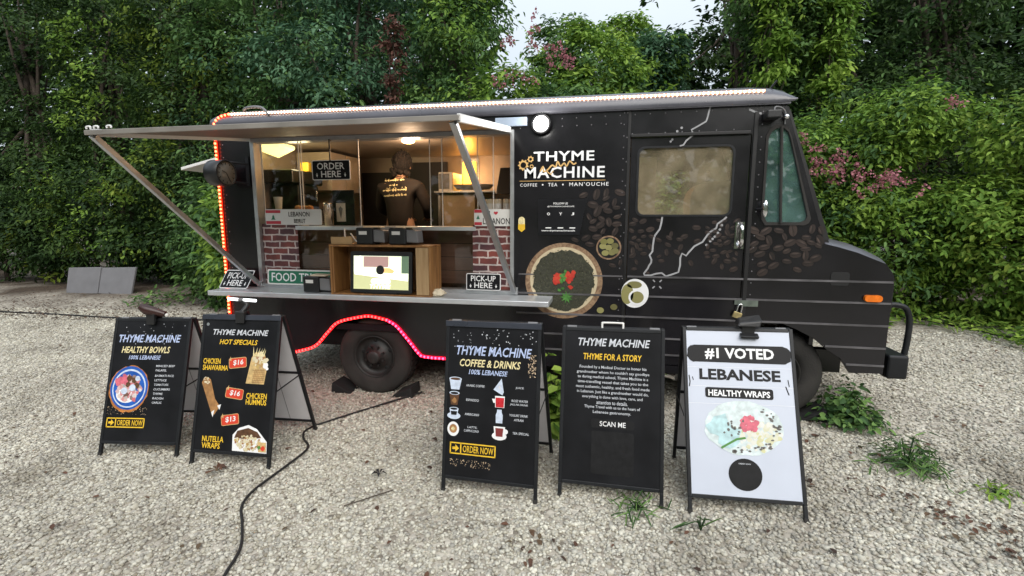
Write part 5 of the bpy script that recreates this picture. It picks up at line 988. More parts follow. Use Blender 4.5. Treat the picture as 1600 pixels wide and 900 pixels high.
    k = wthing('paper_cup', 'white paper cup standing behind the flag plate', 'cup', (.43, .22, 1.624)); b = MB(); b.lathe([(0, .0), (.03, 0), (.042, .12)], (.45, .22, 1.785), (0, 0, 1), 16); b.box((.405, .16, 1.625), (.72, .30, 1.784)); b.build('cup_and_stand', whitepl, k)
    rr = random.Random(2); b = MB()
    for i in range(5): b.ball((.60 + i * .035, .30 + rr.uniform(-.02, .02), 1.80 + rr.uniform(-.005, .005)), .035, 10, 0, (1, 1, .7))
    b.box((.58, .25, 1.786), (.78, .35, 1.79)); tag(b.build('bread_buns', mat('orange_brown_crust', (.45, .20, .05), .6)), 'orange-brown buns behind the LEBANON BEIRUT plate', 'bread')
    solid('snack_packet', 'yellow snack packet under the ORDER HERE sign', 'packet', [((.36, .74, 2.201), (.46, .80, 2.30))], yell, .01)
    # the padlocks' neighbour: cook
    def person():
        k = wthing('person', 'person in a black hoodie with lettering on the back, turned to the stove', 'person', (1.42, .95, .70))
        def body(name, nodes, edges, m_, sub=2):
            me = bpy.data.meshes.new(name); inv = WM[k.name].inverted()
            me.from_pydata([tuple(inv @ Vector(p[:3])) for p in nodes], edges, []); me.update(); me.materials.append(m_)
            o = bpy.data.objects.new(name, me); C.objects.link(o); o.parent = k; WM[o.name] = WM[k.name]
            sk_ = o.modifiers.new('skin', 'SKIN'); 
            if not me.skin_vertices: bpy.context.view_layer.objects.active = o
            sv = me.skin_vertices[0].data
            for i, p in enumerate(nodes): sv[i].radius = (p[3], p[4] if len(p) > 4 else p[3])
            sv[0].use_root = True
            ss = o.modifiers.new('sub', 'SUBSURF'); ss.levels = sub; ss.render_levels = sub
            for poly in me.polygons: poly.use_smooth = True
            sk_.use_smooth_shade = True
            return o
        X, Y, Z0 = 1.42, .95, .70
        j = [(X, Y, Z0 + .92, .13, .105), (X, Y - .01, Z0 + 1.10, .125, .10), (X - .01, Y + .02, Z0 + 1.28, .15, .11), (X - .015, Y + .07, Z0 + 1.40, .10, .08), (X - .02, Y + .11, Z0 + 1.47, .055), (X - .02, Y + .13, Z0 + 1.56, .085, .095), (X - .02, Y + .15, Z0 + 1.62, .075, .085),
             (X - .21, Y + .05, Z0 + 1.35, .055), (X - .27, Y + .12, Z0 + 1.10, .045), (X - .16, Y + .36, Z0 + 1.02, .035), (X - .12, Y + .43, Z0 + 1.01, .028), (X - .10, Y + .50, Z0 + 1.0, .026),
             (X + .19, Y + .05, Z0 + 1.35, .055), (X + .28, Y + .10, Z0 + 1.10, .045), (X + .18, Y + .35, Z0 + 1.02, .035), (X + .14, Y + .42, Z0 + 1.01, .028), (X + .12, Y + .49, Z0 + 1.0, .026),
             (X - .10, Y, Z0 + .84, .095), (X - .11, Y + .02, Z0 + .48, .065), (X - .11, Y - .02, Z0 + .10, .045), (X - .115, Y + .12, Z0 + .045, .04),
             (X + .10, Y, Z0 + .84, .095), (X + .11, Y + .02, Z0 + .48, .065), (X + .11, Y - .02, Z0 + .10, .045), (X + .115, Y + .12, Z0 + .045, .04)]
        e = [(0, 1), (1, 2), (2, 3), (3, 4), (4, 5), (5, 6), (2, 7), (7, 8), (8, 9), (9, 10), (10, 11), (2, 12), (12, 13), (13, 14), (14, 15), (15, 16), (0, 17), (17, 18), (18, 19), (19, 20), (0, 21), (21, 22), (22, 23), (23, 24)]
        for hx, hy, s_ in ((X - .10, Y + .50, 1), (X + .12, Y + .49, -1)):           # four fingers and a thumb on each hand
            wi = 11 if s_ > 0 else 16
            for f_, (dx, L) in enumerate(((-.03, .065), (-.01, .08), (.012, .075), (.032, .06))):
                a = len(j); j += [(hx + dx, hy + .03, Z0 + .995, .009), (hx + dx * 1.1, hy + .03 + L * .55, Z0 + .985, .008), (hx + dx * 1.1, hy + .03 + L, Z0 + .965, .007)]; e += [(wi, a), (a, a + 1), (a + 1, a + 2)]
            a = len(j); j += [(hx + s_ * .045, hy - .0, Z0 + .99, .010), (hx + s_ * .06, hy + .045, Z0 + .975, .008)]; e += [(wi, a), (a, a + 1)]
        body('body', j, e, skin)
        h = [(X, Y, Z0 + .80, .175, .150), (X, Y - .015, Z0 + 1.05, .155, .125), (X - .005, Y - .005, Z0 + 1.20, .170, .130), (X - .01, Y + .03, Z0 + 1.32, .155, .115), (X - .015, Y + .075, Z0 + 1.42, .095, .085), (X - .22, Y + .05, Z0 + 1.33, .080), (X - .285, Y + .11, Z0 + 1.10, .070), (X - .17, Y + .34, Z0 + 1.03, .055),
             (X + .20, Y + .05, Z0 + 1.33, .080), (X + .295, Y + .09, Z0 + 1.10, .070), (X + .19, Y + .33, Z0 + 1.03, .055)]
        body('hoodie', h, [(0, 1), (1, 2), (2, 3), (3, 4), (3, 5), (5, 6), (6, 7), (3, 8), (8, 9), (9, 10)], clothblk)
        p = [(X, Y, Z0 + .90, .165, .14), (X - .10, Y, Z0 + .82, .11), (X - .11, Y + .02, Z0 + .48, .085), (X - .11, Y - .02, Z0 + .10, .065), (X + .10, Y, Z0 + .82, .11), (X + .11, Y + .02, Z0 + .48, .085), (X + .11, Y - .02, Z0 + .10, .065)]
        body('trousers', p, [(0, 1), (1, 2), (2, 3), (0, 4), (4, 5), (5, 6)], trous)
        b = MB(); b.ball((X - .02, Y + .12, Z0 + 1.60), .118, 18, 0, (.88, 1, 1)); rr = random.Random(3)
        for i in range(190):
            a = rr.uniform(0, 6.28); t_ = rr.uniform(.0, 2.0); c_ = Vector((X - .02, Y + .12, Z0 + 1.60)); d_ = Vector((math.sin(t_) * math.cos(a) * .88, math.sin(t_) * math.sin(a), math.cos(t_)))
            if d_.y > .5 and d_.z < .2: continue
            b.ball(c_ + d_ * rr.uniform(.106, .122), rr.uniform(.010, .020), 6, 0, (1, 1, rr.uniform(1, 2.2)))
        for i in range(26): b.ball((X - .02 + rr.uniform(-.10, .11), Y + .06 + rr.uniform(-.04, .03), Z0 + 1.50 + rr.uniform(-.05, .03)), rr.uniform(.02, .032), 6)
        b.build('hair', hairm, k)
        f_ = MB(); c_ = Vector((X - .02, Y + .13, Z0 + 1.57))                        # face, turned away from the window
        f_.ball(c_ + Vector((0, .088, -.015)), .018, 8, 0, (.7, 1, 1.2)); f_.ball(c_ + Vector((0, .08, -.055)), .022, 8, 0, (1.1, .5, .35))
        for s_ in (-1, 1): f_.ball(c_ + Vector((s_ * .032, .08, .012)), .013, 8); f_.ball(c_ + Vector((s_ * .092, .0, -.005)), .026, 8, 0, (.35, .7, 1))
        f_.build('face_and_ears', skin, k)
        q = MB(); rr = random.Random(8); bk = lambda a, b, w: (a, Y - .128 - .02 * (1 - ((a - X) / .17) ** 2) + .32 * max(0, b - (Z0 + 1.28)) - .012 + w, b)
        for z, x0, x1, ht in ((Z0 + 1.385, X - .12, X + .10, .030), (Z0 + 1.335, X - .06, X + .03, .028), (Z0 + 1.275, X - .13, X + .13, .038), (Z0 + 1.225, X - .12, X + .12, .022)):
            x = x0
            while x < x1:
                wd = rr.uniform(.016, .040); s_ = .05 * (x - x0)
                pts = [(x + wd * i / 5, z + s_ + ht * (.2 + .35 * abs(math.sin(i * 1.9 + x * 40)))) for i in range(6)]; ribbon(q, pts, .0105, bk, 0)
                if rr.random() < .45: ribbon(q, [(x + wd * .8, z + s_), (x + wd * .8, z + s_ + ht)], .008, bk, 0)
                if rr.random() < .4: flat(q, ell(x + wd * .4, z + s_ + ht * 1.05, .005, n=6), bk, 0)
                x += wd + rr.choice((.002, .002, .012))
        q.build('back_lettering', creaml, k)
    person()
on_truck()

# ------------------------------------------------------------------ the five A-frame boards
def boards():
    rr = random.Random(6)
    crumbs = island('food_crumbs', [(.55, .40, .14), (.30, .12, .05), (.62, .55, .35), (.20, .26, .06), (.42, .07, .04), (.70, .62, .46)], .5)
    crust = mat('toasted_wrap', (.34, .17, .06), .5, var=.45, vscale=26); conem = mat('paper_cone', (.55, .38, .16), .6, var=.3, vscale=40)
    bluerim = mat('blue_bowl_glaze', (.02, .10, .42), .3, var=.3, vscale=14); fire = mat('orange_swirl', (.42, .15, .03), .5, var=.6, vscale=24)
    meat = island('bowl_food', [(.16, .07, .05), (.62, .60, .58), (.55, .12, .14), (.45, .62, .72), (.28, .14, .10), (.68, .66, .60)], .5)
    pinkm = mat('pink_radish', (.60, .13, .18), .5, var=.3, vscale=40)
    cupbl = mat('pale_cup', (.55, .62, .74), .4, var=.2, vscale=40); brownm = mat('coffee_brown', (.10, .045, .02), .4, var=.4, vscale=40); redd = mat('red_drink', (.55, .02, .03), .3, var=.2, vscale=30)
    bluep = mat('blue_marker', (.03, .14, .30), .5)
    palep = mat('pastel_wrap_filling', (.58, .66, .66), .5, var=.25, vscale=30); mint = mat('mint_wrap_filling', (.42, .60, .62), .5, var=.25, vscale=30)
    starm = mat('gold_dust', (.60, .45, .30), .5, var=.5, vscale=80)
    def board(label, x, y, yaw, lean, L, W=.64, white=False, rail=False, back=.60):
        rot = (Matrix.Rotation(yaw, 3, 'Z') @ Matrix.Rotation(-.016, 3, 'Y'))
        k = thing('sandwich_board', label, 'sandwich board', (x, y, gz(x, y)), rot, 'A-frame sandwich boards in front of the truck'); M = WM[k.name]
        cl, sl_ = math.cos(lean), math.sin(lean)
        F = lambda s, t, n: tuple(M @ Vector((s, t * sl_ + n * cl, t * cl - n * sl_)))         # n < 0 faces the viewer
        ty, tz = L * sl_ + .03, L * cl; dy = back - ty; dl = math.hypot(dy, tz - back * .047); by, bz = dy / dl, (tz - back * .047) / dl
        Bk = lambda s, t, n: tuple(M @ Vector((s, back - t * by + n * bz, back * .047 + t * bz + n * by)))   # n > 0 faces the truck
        for T, nm, LL in ((F, 'front_frame', L), (Bk, 'rear_frame', dl)):
            b = MB(T); t0 = .085
            b.box((0, t0, -.012), (.022, LL, .012)); b.box((W - .022, t0, -.012), (W, LL, .012)); b.box((.023, LL - .022, -.012), (W - .023, LL, .012)); b.box((.023, t0, -.012), (W - .023, t0 + .022, .012)); fr = b.build(nm, steelblk, k, .003)
            for s_ in (0, W - .022):
                b = MB(T); b.box((s_, .004, -.0115), (s_ + .022, t0 - .001, .0115)); lg = b.build('leg', steelblk, k, .003); b = MB(T); b.box((s_ - .002, -.004, -.014), (s_ + .024, .020, .014)); b.build('rubber_foot', rubber, lg, .003)
        if rail:
            b = MB(F); b.box((-.003, L - .034, -.019), (W + .003, L + .004, -.0125)); b.build('clip_rail', mat('blue_grey_rail', (.045, .05, .065), .3, .3), k, .003)
        b = MB(F); b.box((.018, .095, -.008), (W - .018, L - .014, .002)); po = b.build('front_poster', posterw if white else posterb, k)
        b = MB(F); b.box((.023, .108, .003), (W - .023, L - .023, .008)); b.build('front_backing', posterbk, k)
        b = MB(Bk); b.box((.023, .108, -.006), (W - .023, dl * .52, .004)); b.box((.023, dl * .52 + .022, -.006), (W - .023, dl - .023, .004)); rp = b.build('rear_poster', posterbk, k)
        b = MB(Bk)
        for s_ in (.22, .43): b.box((s_, .11, -.0075), (s_ + .004, dl - .03, -.0061))
        b.build('board_fold', greypl, rp)
        b = MB(Bk); b.box((.023, dl * .52 + .001, -.010), (W - .023, dl * .52 + .021, .010)); b.build('crossbar', steelblk, k, .002)
        for s_ in (-.006, W + .002):
            b = MB(); b.bar(F(s_, L * .50, .0), Bk(s_, dl * .52, 0), .010, .003, 0, (1, 0, 0)); b.build('spreader_arm', steelblk, k)
        b = MB()
        for s_ in (.06, W - .06): b.cyl(F(s_ - .03, L + .002, .02), F(s_ + .03, L + .002, .02), .011, None, 10)
        b.build('hinge', greypl, k)
        o = lambda s, t, w: F(s, t, -.0095 - .001 * w)
        return k, F, o, po
    def txt(k, name, m_, o, items, w=0):
        q = MB()
        for it in items: text(q, it[0], it[1], it[2], it[3], it[4], o, w, 0, *(it[5:]))
        return q.build(name, m_, k)
    def dots(k, o, n, box, r0, r1, m_, name='star_specks'):
        q = MB()
        for i in range(n): flat(q, ell(rr.uniform(box[0], box[2]), rr.uniform(box[1], box[3]), rr.uniform(r0, r1), n=6), o, .0)
        q.build(name, m_, k)
    def order(k, o, x0, y0, x1, y1):
        q = MB(); W_ = x1 - x0; xm = x0 + .23 * W_; e = .008
        for a in ((x0, y0, x1, y0 + e), (x0, y1 - e, x1, y1), (x0, y0, x0 + e, y1), (x1 - e, y0, x1, y1), (xm, y0, xm + e, y1)): flat(q, [(a[0], a[1]), (a[2], a[1]), (a[2], a[3]), (a[0], a[3])], o, .1)
        ym = (y0 + y1) / 2; flat(q, [(x0 + .018, ym - .008), (x0 + .038, ym - .008), (x0 + .038, ym + .008), (x0 + .018, ym + .008)], o, .1); flat(q, [(x0 + .038, ym - .024), (xm - .008, ym), (x0 + .038, ym + .024)], o, .1)
        text(q, 'ORDER NOW', xm + .018, y0 + .016, x1 - .014, y1 - .016, o, .1, 0, .012)
        q.build('order_button', yell, k)
    def scraps(name, k, o, cx, cy, rx, ry, n, s0, s1, m_, w):
        q = MB()
        for i in range(n):
            a, d = rr.uniform(0, 6.283), math.sqrt(rr.random()); flat(q, blotch(cx + rx * d * math.cos(a), cy + ry * d * math.sin(a), rr.uniform(s0, s1), rr, 6), o, w + i * .01)
        return q.build(name, m_, k)
    def shape(name, k, o, polys, m_, w):
        q = MB()
        for i, p in enumerate(polys): flat(q, p, o, w + i * .01)
        return q.build(name, m_, k)
    B_, SH = .018, .22
    # 1: bowls
    k, F, o, po = board('black sandwich board headed HEALTHY BOWLS with a blue bowl, leftmost of the boards', -.081, -1.322, .109, .2926, 1.0415)
    txt(po, 'shop_name', bluel, o, [('THYME MACHINE', .050, .852, .566, .912, B_, SH)]); txt(po, 'heading', creaml, o, [('HEALTHY BOWLS', .085, .770, .488, .820, B_, SH)])
    txt(po, 'subheading', bluel, o, [('100% LEBANESE', .152, .720, .418, .752, B_, SH)])
    dots(po, o, 46, (.05, .84, .60, 1.0), .0015, .0042, silverl)
    dots(po, o, 70, (.02, .30, .37, .36), .001, .003, starm)
    txt(po, 'ingredient_list', silverl, o, [(a, .388, y, .388 + w_, y + .016, .01, .1) for a, y, w_ in (('MINCED BEEF', .664, .155), ('FALAFEL', .631, .09), ('BASMATI RICE', .590, .155), ('LETTUCE', .556, .10), ('TOMATOES', .522, .118), ('CUCUMBERS', .488, .135), ('THYME', .454, .08), ('RADISH', .420, .09), ('GARLIC', .388, .08))])
    shape('orange_swirl', po, o, [[(.184 + (.158 + .012 * rr.random()) * math.cos(a), .496 + (.170 + .012 * rr.random()) * math.sin(a)) for a in [2 * math.pi * i / 40 for i in range(40)]]], fire, 0)
    b_ = shape('bowl_rim', po, o, [ell(.186, .503, .155, .165, 36)], bluerim, .3); shape('bowl_lip', b_, o, [ell(.186, .500, .138, .146, 36)], cupbl, .5); shape('bowl_shadow', b_, o, [ell(.186, .498, .128, .134, 36)], bluerim, .7)
    shape('rice', b_, o, [ell(.17, .455, .085, .065, 20)], whitel, .9); scraps('bowl_food', b_, o, .186, .50, .095, .105, 70, .012, .028, meat, 1.0); scraps('radish_slices', b_, o, .12, .555, .040, .045, 14, .016, .028, pinkm, 2.0)
    shape('falafel_balls', b_, o, [blotch(.186, .575, .028, rr, 10), blotch(.225, .56, .026, rr, 10), blotch(.25, .52, .025, rr, 10), blotch(.175, .53, .022, rr, 10)], brownm, 2.3); shape('sauce_cups', b_, o, [ell(.15, .48, .026), ell(.215, .505, .026), ell(.25, .575, .020)], cupbl, 2.5)
    order(po, o, .034, .206, .346, .279)
    # 2: specials
    k, F, o, po = board('black sandwich board headed HOT SPECIALS with three red price tags', .733, -1.322, .0315, .2562, 1.0845, rail=True)
    txt(po, 'shop_name', silverl, o, [('THYME MACHINE', .094, .938, .548, .980, B_, SH)]); txt(po, 'heading', yell, o, [('HOT SPECIALS', .155, .869, .467, .906, B_, SH)])
    txt(po, 'dish_names', yell, o, [('CHICKEN', .035, .724, .178, .764, .02), ('SHAWARMA', .035, .678, .245, .716, .02), ('CHICKEN', .412, .484, .576, .526, .02), ('HUMMUS', .412, .442, .576, .481, .02), ('NUTELLA', .086, .166, .260, .207, .02), ('WRAPS', .086, .120, .235, .161, .02)])
    for cx, cy, a, s_ in ((.320, .738, .12, '$16'), (.315, .517, -.10, '$16'), (.298, .330, .16, '$13')):
        ca, sa = math.cos(a), math.sin(a); oo = lambda u, v, w, cx=cx, cy=cy, ca=ca, sa=sa: o(cx + u * ca - v * sa, cy + u * sa + v * ca, w)
        q = MB(); flat(q, rrect(-.072, -.038, .072, .038, .012, 3), oo, .1); tg = q.build('price_tag', redl, po); q = MB(); text(q, s_, -.038, -.020, .046, .022, oo, .5, 0, .02, .1); q.build('price', whitel, tg)
        q = MB(); ribbon(q, rrect(-.070, -.036, .070, .036, .012, 3) + [(.07, .024)], .004, oo, .4); flat(q, [(-.066, .02), (-.05, .02), (-.056, .052)], oo, .6); q.build('tag_border', conem, tg)
    c_ = shape('wrap_cone', po, o, [[(.398, .592), (.545, .590), (.560, .72), (.535, .80), (.46, .82), (.43, .78)]], conem, .1); scraps('cone_filling', c_, o, .50, .755, .055, .055, 46, .008, .020, crumbs, .4)
    q = MB()
    for i in range(7): ribbon(q, [(.45 + .013 * i, .598), (.47 + .013 * i, .70)], .003, o, 1.5); ribbon(q, [(.45, .60 + .014 * i), (.545, .605 + .014 * i)], .003, o, 1.6)
    q.build('cone_pattern', crust, c_)
    shape('fries', c_, o, [[(.44 + i * .016, .79), (.452 + i * .016, .79), (.447 + i * .020 + rr.uniform(-.01, .01), .84 + rr.uniform(0, .025))] for i in range(6)], creaml, 1.0); shape('garlic_sauce', c_, o, [blotch(.545, .725, .024, rr, 8), blotch(.56, .705, .016, rr, 8)], whitel, 1.2)
    w_ = shape('toasted_wrap', po, o, [[(.040, .585), (.052, .615), (.085, .628), (.112, .61), (.160, .475), (.205, .42), (.170, .365), (.150, .350)]], crust, .1); scraps('wrap_filling', w_, o, .078, .60, .028, .020, 16, .006, .012, crumbs, .5); shape('wrap_paper', w_, o, [[(.140, .375), (.165, .395), (.155, .34)], [(.185, .425), (.215, .435), (.205, .395)]], whitel, .6)
    w_ = shape('cut_wrap', po, o, [[(.336, .115), (.330, .225), (.375, .275), (.45, .300), (.52, .275), (.605, .190), (.610, .110)]], whitel, .1); shape('chocolate_filling', w_, o, [[(.345, .205), (.365, .255), (.45, .280), (.525, .255), (.56, .215), (.45, .200)]], brownm, .5)
    scraps('cut_wrap_filling', w_, o, .455, .175, .105, .052, 110, .006, .014, crumbs, .7); shape('wrap_flap', w_, o, [[(.545, .118), (.535, .185), (.60, .185), (.606, .118)]], conem, 2.0); shape('strawberry', w_, o, [blotch(.578, .145, .020, rr, 8)], redl, 2.2); shape('mint_leaf', w_, o, [blotch(.548, .148, .016, rr, 7)], leafgr, 2.3)
    q = MB(); flat(q, ell(.045, 1.015, .012, n=10), o, .2); q.build('corner_screw', alu, k)
    # 3: coffee
    k, F, o, po = board('black sandwich board headed COFFEE & DRINKS with small cup pictures', 2.661, -1.347, -.0526, .1806, 1.0948, .627, rail=True)
    txt(po, 'shop_name', bluel, o, [('THYME MACHINE', .074, .880, .571, .940, B_, SH)]); txt(po, 'heading', creaml, o, [('COFFEE & DRINKS', .099, .807, .502, .855, B_, SH)]); txt(po, 'subheading', bluel, o, [('100% LEBANESE', .162, .759, .420, .791, B_, SH)])
    dots(po, o, 60, (.05, .92, .60, 1.05), .0015, .0045, silverl); dots(po, o, 90, (.55, .76, .60, .90), .001, .004, starm); dots(po, o, 90, (.05, .17, .33, .215), .001, .0035, starm)
    txt(po, 'menu_items', silverl, o, [(a, x0, y, x1, y + .015, .01, .1) for a, x0, y, x1 in (('ARABIC COFFEE', .147, .680, .271), ('ESPRESSO', .150, .588, .236), ('AMERICANO', .144, .497, .240), ('LATTE,', .165, .415, .230), ('CAPPUCCINO', .142, .393, .241), ('JUICE', .473, .684, .526), ('ROSE WATER', .450, .604, .555), ('JALLAB DRINK', .440, .580, .556), ('YOGURT DRINK', .439, .514, .556), ('AYRAN', .468, .486, .530), ('TEA SPECIAL', .462, .404, .567))])
    cp = lambda x, y, w0, w1, h: [(x - w0, y + h), (x + w0, y + h), (x + w1, y - h), (x - w1, y - h)]
    c_ = shape('coffee_cup', po, o, [cp(.074, .690, .042, .028, .034), ell(.074, .724, .043, .013)], cupbl, .1); shape('coffee', c_, o, [ell(.074, .724, .034, .008)], brownm, .4)
    c_ = shape('coffee_cup', po, o, [cp(.070, .595, .034, .022, .038)], brownm, .1); shape('cup_lip', c_, o, [ell(.070, .633, .035, .012)], cupbl, .3); shape('coffee', c_, o, [ell(.070, .632, .027, .008)], inkb, .5); shape('milk_foam', c_, o, [blotch(.07, .585, .018, rr, 8)], crust, .5)
    c_ = shape('coffee_cup', po, o, [ell(.070, .488, .045, .022), cp(.070, .508, .030, .022, .024), ell(.07, .532, .031, .011)], cupbl, .1); shape('coffee', c_, o, [ell(.07, .532, .025, .007), cp(.070, .505, .022, .018, .012)], inkb, .5)
    c_ = shape('coffee_cup', po, o, [ell(.069, .404, .040, .046)], whitel, .1); shape('coffee', c_, o, [ell(.069, .406, .026, .028)], crust, .4); shape('milk_foam', c_, o, [blotch(.069, .406, .014, rr, 7)], creaml, .6)
    c_ = shape('juice_pouch', po, o, [[(.330, .672), (.382, .745), (.398, .660), (.390, .640)]], cupbl, .1); shape('pouch_mark', c_, o, [[(.362, .69), (.372, .70), (.378, .67)]], posterbk, .4)
    c_ = shape('red_mug', po, o, [cp(.374, .598, .032, .030, .036), [(.322, .615), (.345, .615), (.345, .590), (.332, .590)]], whitel, .1); shape('red_drink', c_, o, [cp(.374, .594, .028, .026, .030)], redd, .5)
    c_ = shape('milk_bottle', po, o, [[(.352, .465), (.350, .515), (.358, .535), (.358, .550), (.388, .550), (.388, .535), (.396, .515), (.394, .465)]], cupbl, .1)
    c_ = shape('tea_cup', po, o, [ell(.376, .385, .048, .026), cp(.376, .412, .038, .030, .032), ell(.416, .415, .016, .016)], whitel, .1); shape('tea', c_, o, [cp(.376, .408, .026, .022, .026)], mat('tea_red', (.20, .03, .03), .3), .6)
    order(po, o, .050, .246, .356, .321)
    # 4: story
    k, F, o, po = board('black sandwich board headed THYME FOR A STORY, a paragraph over SCAN ME', 3.405, -1.283, -.0365, .2382, 1.0599, .635)
    txt(po, 'shop_name', silverl, o, [('THYME MACHINE', .104, .944, .547, .994, B_, SH)]); txt(po, 'heading', yell, o, [('THYME FOR A STORY', .139, .858, .498, .898, .016, .1)])
    lines = ['Founded by a Medical Doctor to honor his', "grandmother whom he couldn't say goodbye", 'to during medical school, Thyme Machine is a', 'time-travelling vessel that takes you to the', 'most authentic, healthy, and fresh food made', 'in Lebanon. Just like a grandmother would do,', 'everything is done with love, care, and', 'attention to details.', 'Thyme Travel with us to the heart of', 'Lebanese gastronomy.']
    hw = [.205, .222, .216, .216, .225, .218, .184, .095, .170, .116]
    txt(po, 'story_text', silverl, o, [(l, .322 - h_, .799 - .0308 * i, .322 + h_, .822 - .0308 * i, .008) for i, (l, h_) in enumerate(zip(lines, hw))])
    q = MB(); flat(q, rrect(.196, .438, .460, .494, .014, 3), o, .1); flat(q, rrect(.200, .158, .459, .420, .016, 3), o, .1); pl = q.build('scan_panel', inkb, po); txt(pl, 'scan_lettering', whitel, o, [('SCAN ME', .250, .450, .408, .481, .008)], .4)
    q = MB(); q.tube(spline([F(.252, 1.055, .01), F(.252, 1.088, .01), F(.262, 1.094, .01), F(.372, 1.094, .01), F(.382, 1.088, .01), F(.382, 1.055, .01)], 4), .0065, 8); q.build('carry_handle', whitepl, k)
    # 5: white
    k, F, o, po = board('white sandwich board reading #1 VOTED LEBANESE HEALTHY WRAPS', 4.179, -1.323, .0239, .3739, 1.1013, .65, True)
    q = MB(); flat(q, [(x_ + rr.uniform(-.004, .004), y_ + rr.uniform(-.003, .003)) for x_, y_ in rrect(.024, .882, .630, .990, .045, 6)], o, .1); v_ = q.build('brush_banner', inkb, po); txt(v_, 'banner_lettering', whitel, o, [('#1 VOTED', .130, .902, .532, .974, .03)], .4)
    txt(po, 'heading', inkb, o, [('LEBANESE', .092, .775, .560, .843, .035)], .1)
    q = MB(); flat(q, rrect(.122, .668, .512, .730, .012, 2), o, .1); v_ = q.build('brush_banner', inkb, po); txt(v_, 'banner_lettering', whitel, o, [('HEALTHY WRAPS', .140, .678, .494, .716, .025)], .4)
    w_ = shape('wrap_picture', po, o, [[(.333 + .222 * (1 + .03 * rr.uniform(-1, 1)) * math.cos(a), .497 + .158 * (1 + .03 * rr.uniform(-1, 1)) * math.sin(a)) for a in [2 * math.pi * i / 36 for i in range(36)]]], palep, .1)
    scraps('pale_filling', w_, o, .40, .45, .145, .085, 110, .008, .020, island('pale_scraps', [(.66, .64, .50), (.70, .70, .68), (.58, .56, .30), (.66, .68, .66), (.72, .72, .72)], .5), .3); shape('mint_filling', w_, o, [blotch(.20, .50, .075, rr, 12), blotch(.25, .44, .07, rr, 12)], mint, 1.6); scraps('radish_slices', w_, o, .365, .525, .050, .045, 26, .012, .022, pinkm, 1.8)
    q = MB()
    for i in range(40):
        a = rr.uniform(-1.9, 1.0); d = rr.uniform(.78, .98); x_, y_ = .333 + .215 * d * math.cos(a), .497 + .150 * d * math.sin(a); flat(q, blotch(x_, y_, rr.uniform(.004, .010), rr, 5, 1.6), o, 2.2)
    for i in range(16): flat(q, blotch(.27 + rr.gauss(0, .035), .485 + rr.gauss(0, .02), rr.uniform(.006, .012), rr, 5), o, 2.2)
    q.build('charred_flecks', mat('char_grey', (.12, .11, .10), .5), w_); q = MB(); ribbon(q, [(.20, .375), (.24, .40), (.29, .43), (.34, .44)], .012, o, 2.4); q.build('herb_stalk', leafgr, w_)
    q = MB(); flat(q, ell(.327, .232, .093, .090, 32), o, .1); cdk = q.build('order_disc', inkb, po); txt(cdk, 'disc_lettering', silverl, o, [('ORDER NOW', .292, .288, .360, .296, .01)], .4);
    q = MB(); ribbon(q, [(.03, .80), (.035, .76), (.03, .73)], .006, o, .1); ribbon(q, [(.05, .79), (.055, .77)], .005, o, .1); ribbon(q, [(.60, .79), (.605, .75)], .005, o, .1); ribbon(q, [(.585, .75), (.60, .70)], .006, o, .1); q.build('brush_strokes', inkb, po)
    q = MB()
    for y_ in (.63, .735, .85): flat(q, [(.02, y_), (.63, y_ + .006), (.63, y_ + .0075), (.02, y_ + .0015)], o, .05)
    q.build('poster_crease', whitel, po)
    # clamp lamps on the top rails
    GL = 'clamp lamps on the boards'
    def lamp(label, c, kind):
        c = Vector(c); k = thing('clamp_lamp', label, 'lamp', c, None, GL); b = MB()
        b.hexa([c + Vector(p) for p in ((-.035, -.035, -.055), (.035, -.035, -.055), (.035, -.020, -.055), (-.035, -.020, -.055), (-.04, -.03, .03), (.04, -.03, .03), (.04, .0, .03), (-.04, .0, .03))]); b.hexa([c + Vector(p) for p in ((-.03, .045, -.05), (.03, .045, -.05), (.03, .06, -.05), (-.03, .06, -.05), (-.035, .0, .032), (.035, .0, .032), (.035, .03, .032), (-.035, .03, .032))]); b.build('clamp', blackpl, k, .004)
        if kind == 0:
            b = MB(); b.tube(spline([c + Vector(p) for p in ((0, .0, .03), (-.02, .03, .055), (-.05, .01, .07))], 4), .010, 8); b.build('arm', blackpl, k)
            b = MB(); b.tube([c + Vector((-.075, -.03, .085)), c + Vector((-.03, -.02, .06)), c + Vector((.09, .02, .02))], [.028, .042, .022], 12); b.build('lamp_head', mat('dark_red_brown_shell', (.035, .012, .010), .3), k)
            b = MB(); b.ball(c + Vector((.102, .022, .012)), .016, 8); b.build('lamp_tip', whitepl, k)
        elif kind == 1:
            b = MB(); b.tube(spline([c + Vector(p) for p in ((0, .0, .02), (.02, .03, .07), (-.01, .02, .105))], 4), .018, 8); b.build('arm', blackpl, k)
            b = MB(); b.cyl(c + Vector((-.125, .02, .115)), c + Vector((-.035, .02, .112)), .011, None, 10); b.cyl(c + Vector((.005, .02, .111)), c + Vector((.105, .02, .108)), .011, None, 10); b.build('light_bar', emis('cool_white_bar', (.95, .97, 1), 1.1), k); b = MB(); b.cyl(c + Vector((-.034, .02, .112)), c + Vector((.004, .02, .111)), .014, None, 10); b.build('bar_joint', greypl, k)
        else:
            b = MB(); b.hexa([c + Vector(p) for p in ((-.075, -.055, .02), (.06, -.055, .02), (.07, .05, .03), (-.065, .05, .03), (-.06, -.045, .045), (.075, -.045, .06), (.08, .05, .085), (-.05, .05, .06))]); b.build('lamp_head', blackpl, k, .008); b = MB(); b.hexa([c + Vector(p) for p in ((-.05, -.06, -.055), (.055, -.06, -.055), (.055, -.03, -.045), (-.05, -.03, -.045), (-.05, -.075, -.035), (.055, -.075, -.035), (.055, -.03, -.02), (-.05, -.03, -.02))]); b.build('clamp_grip', blackpl, k, .005)
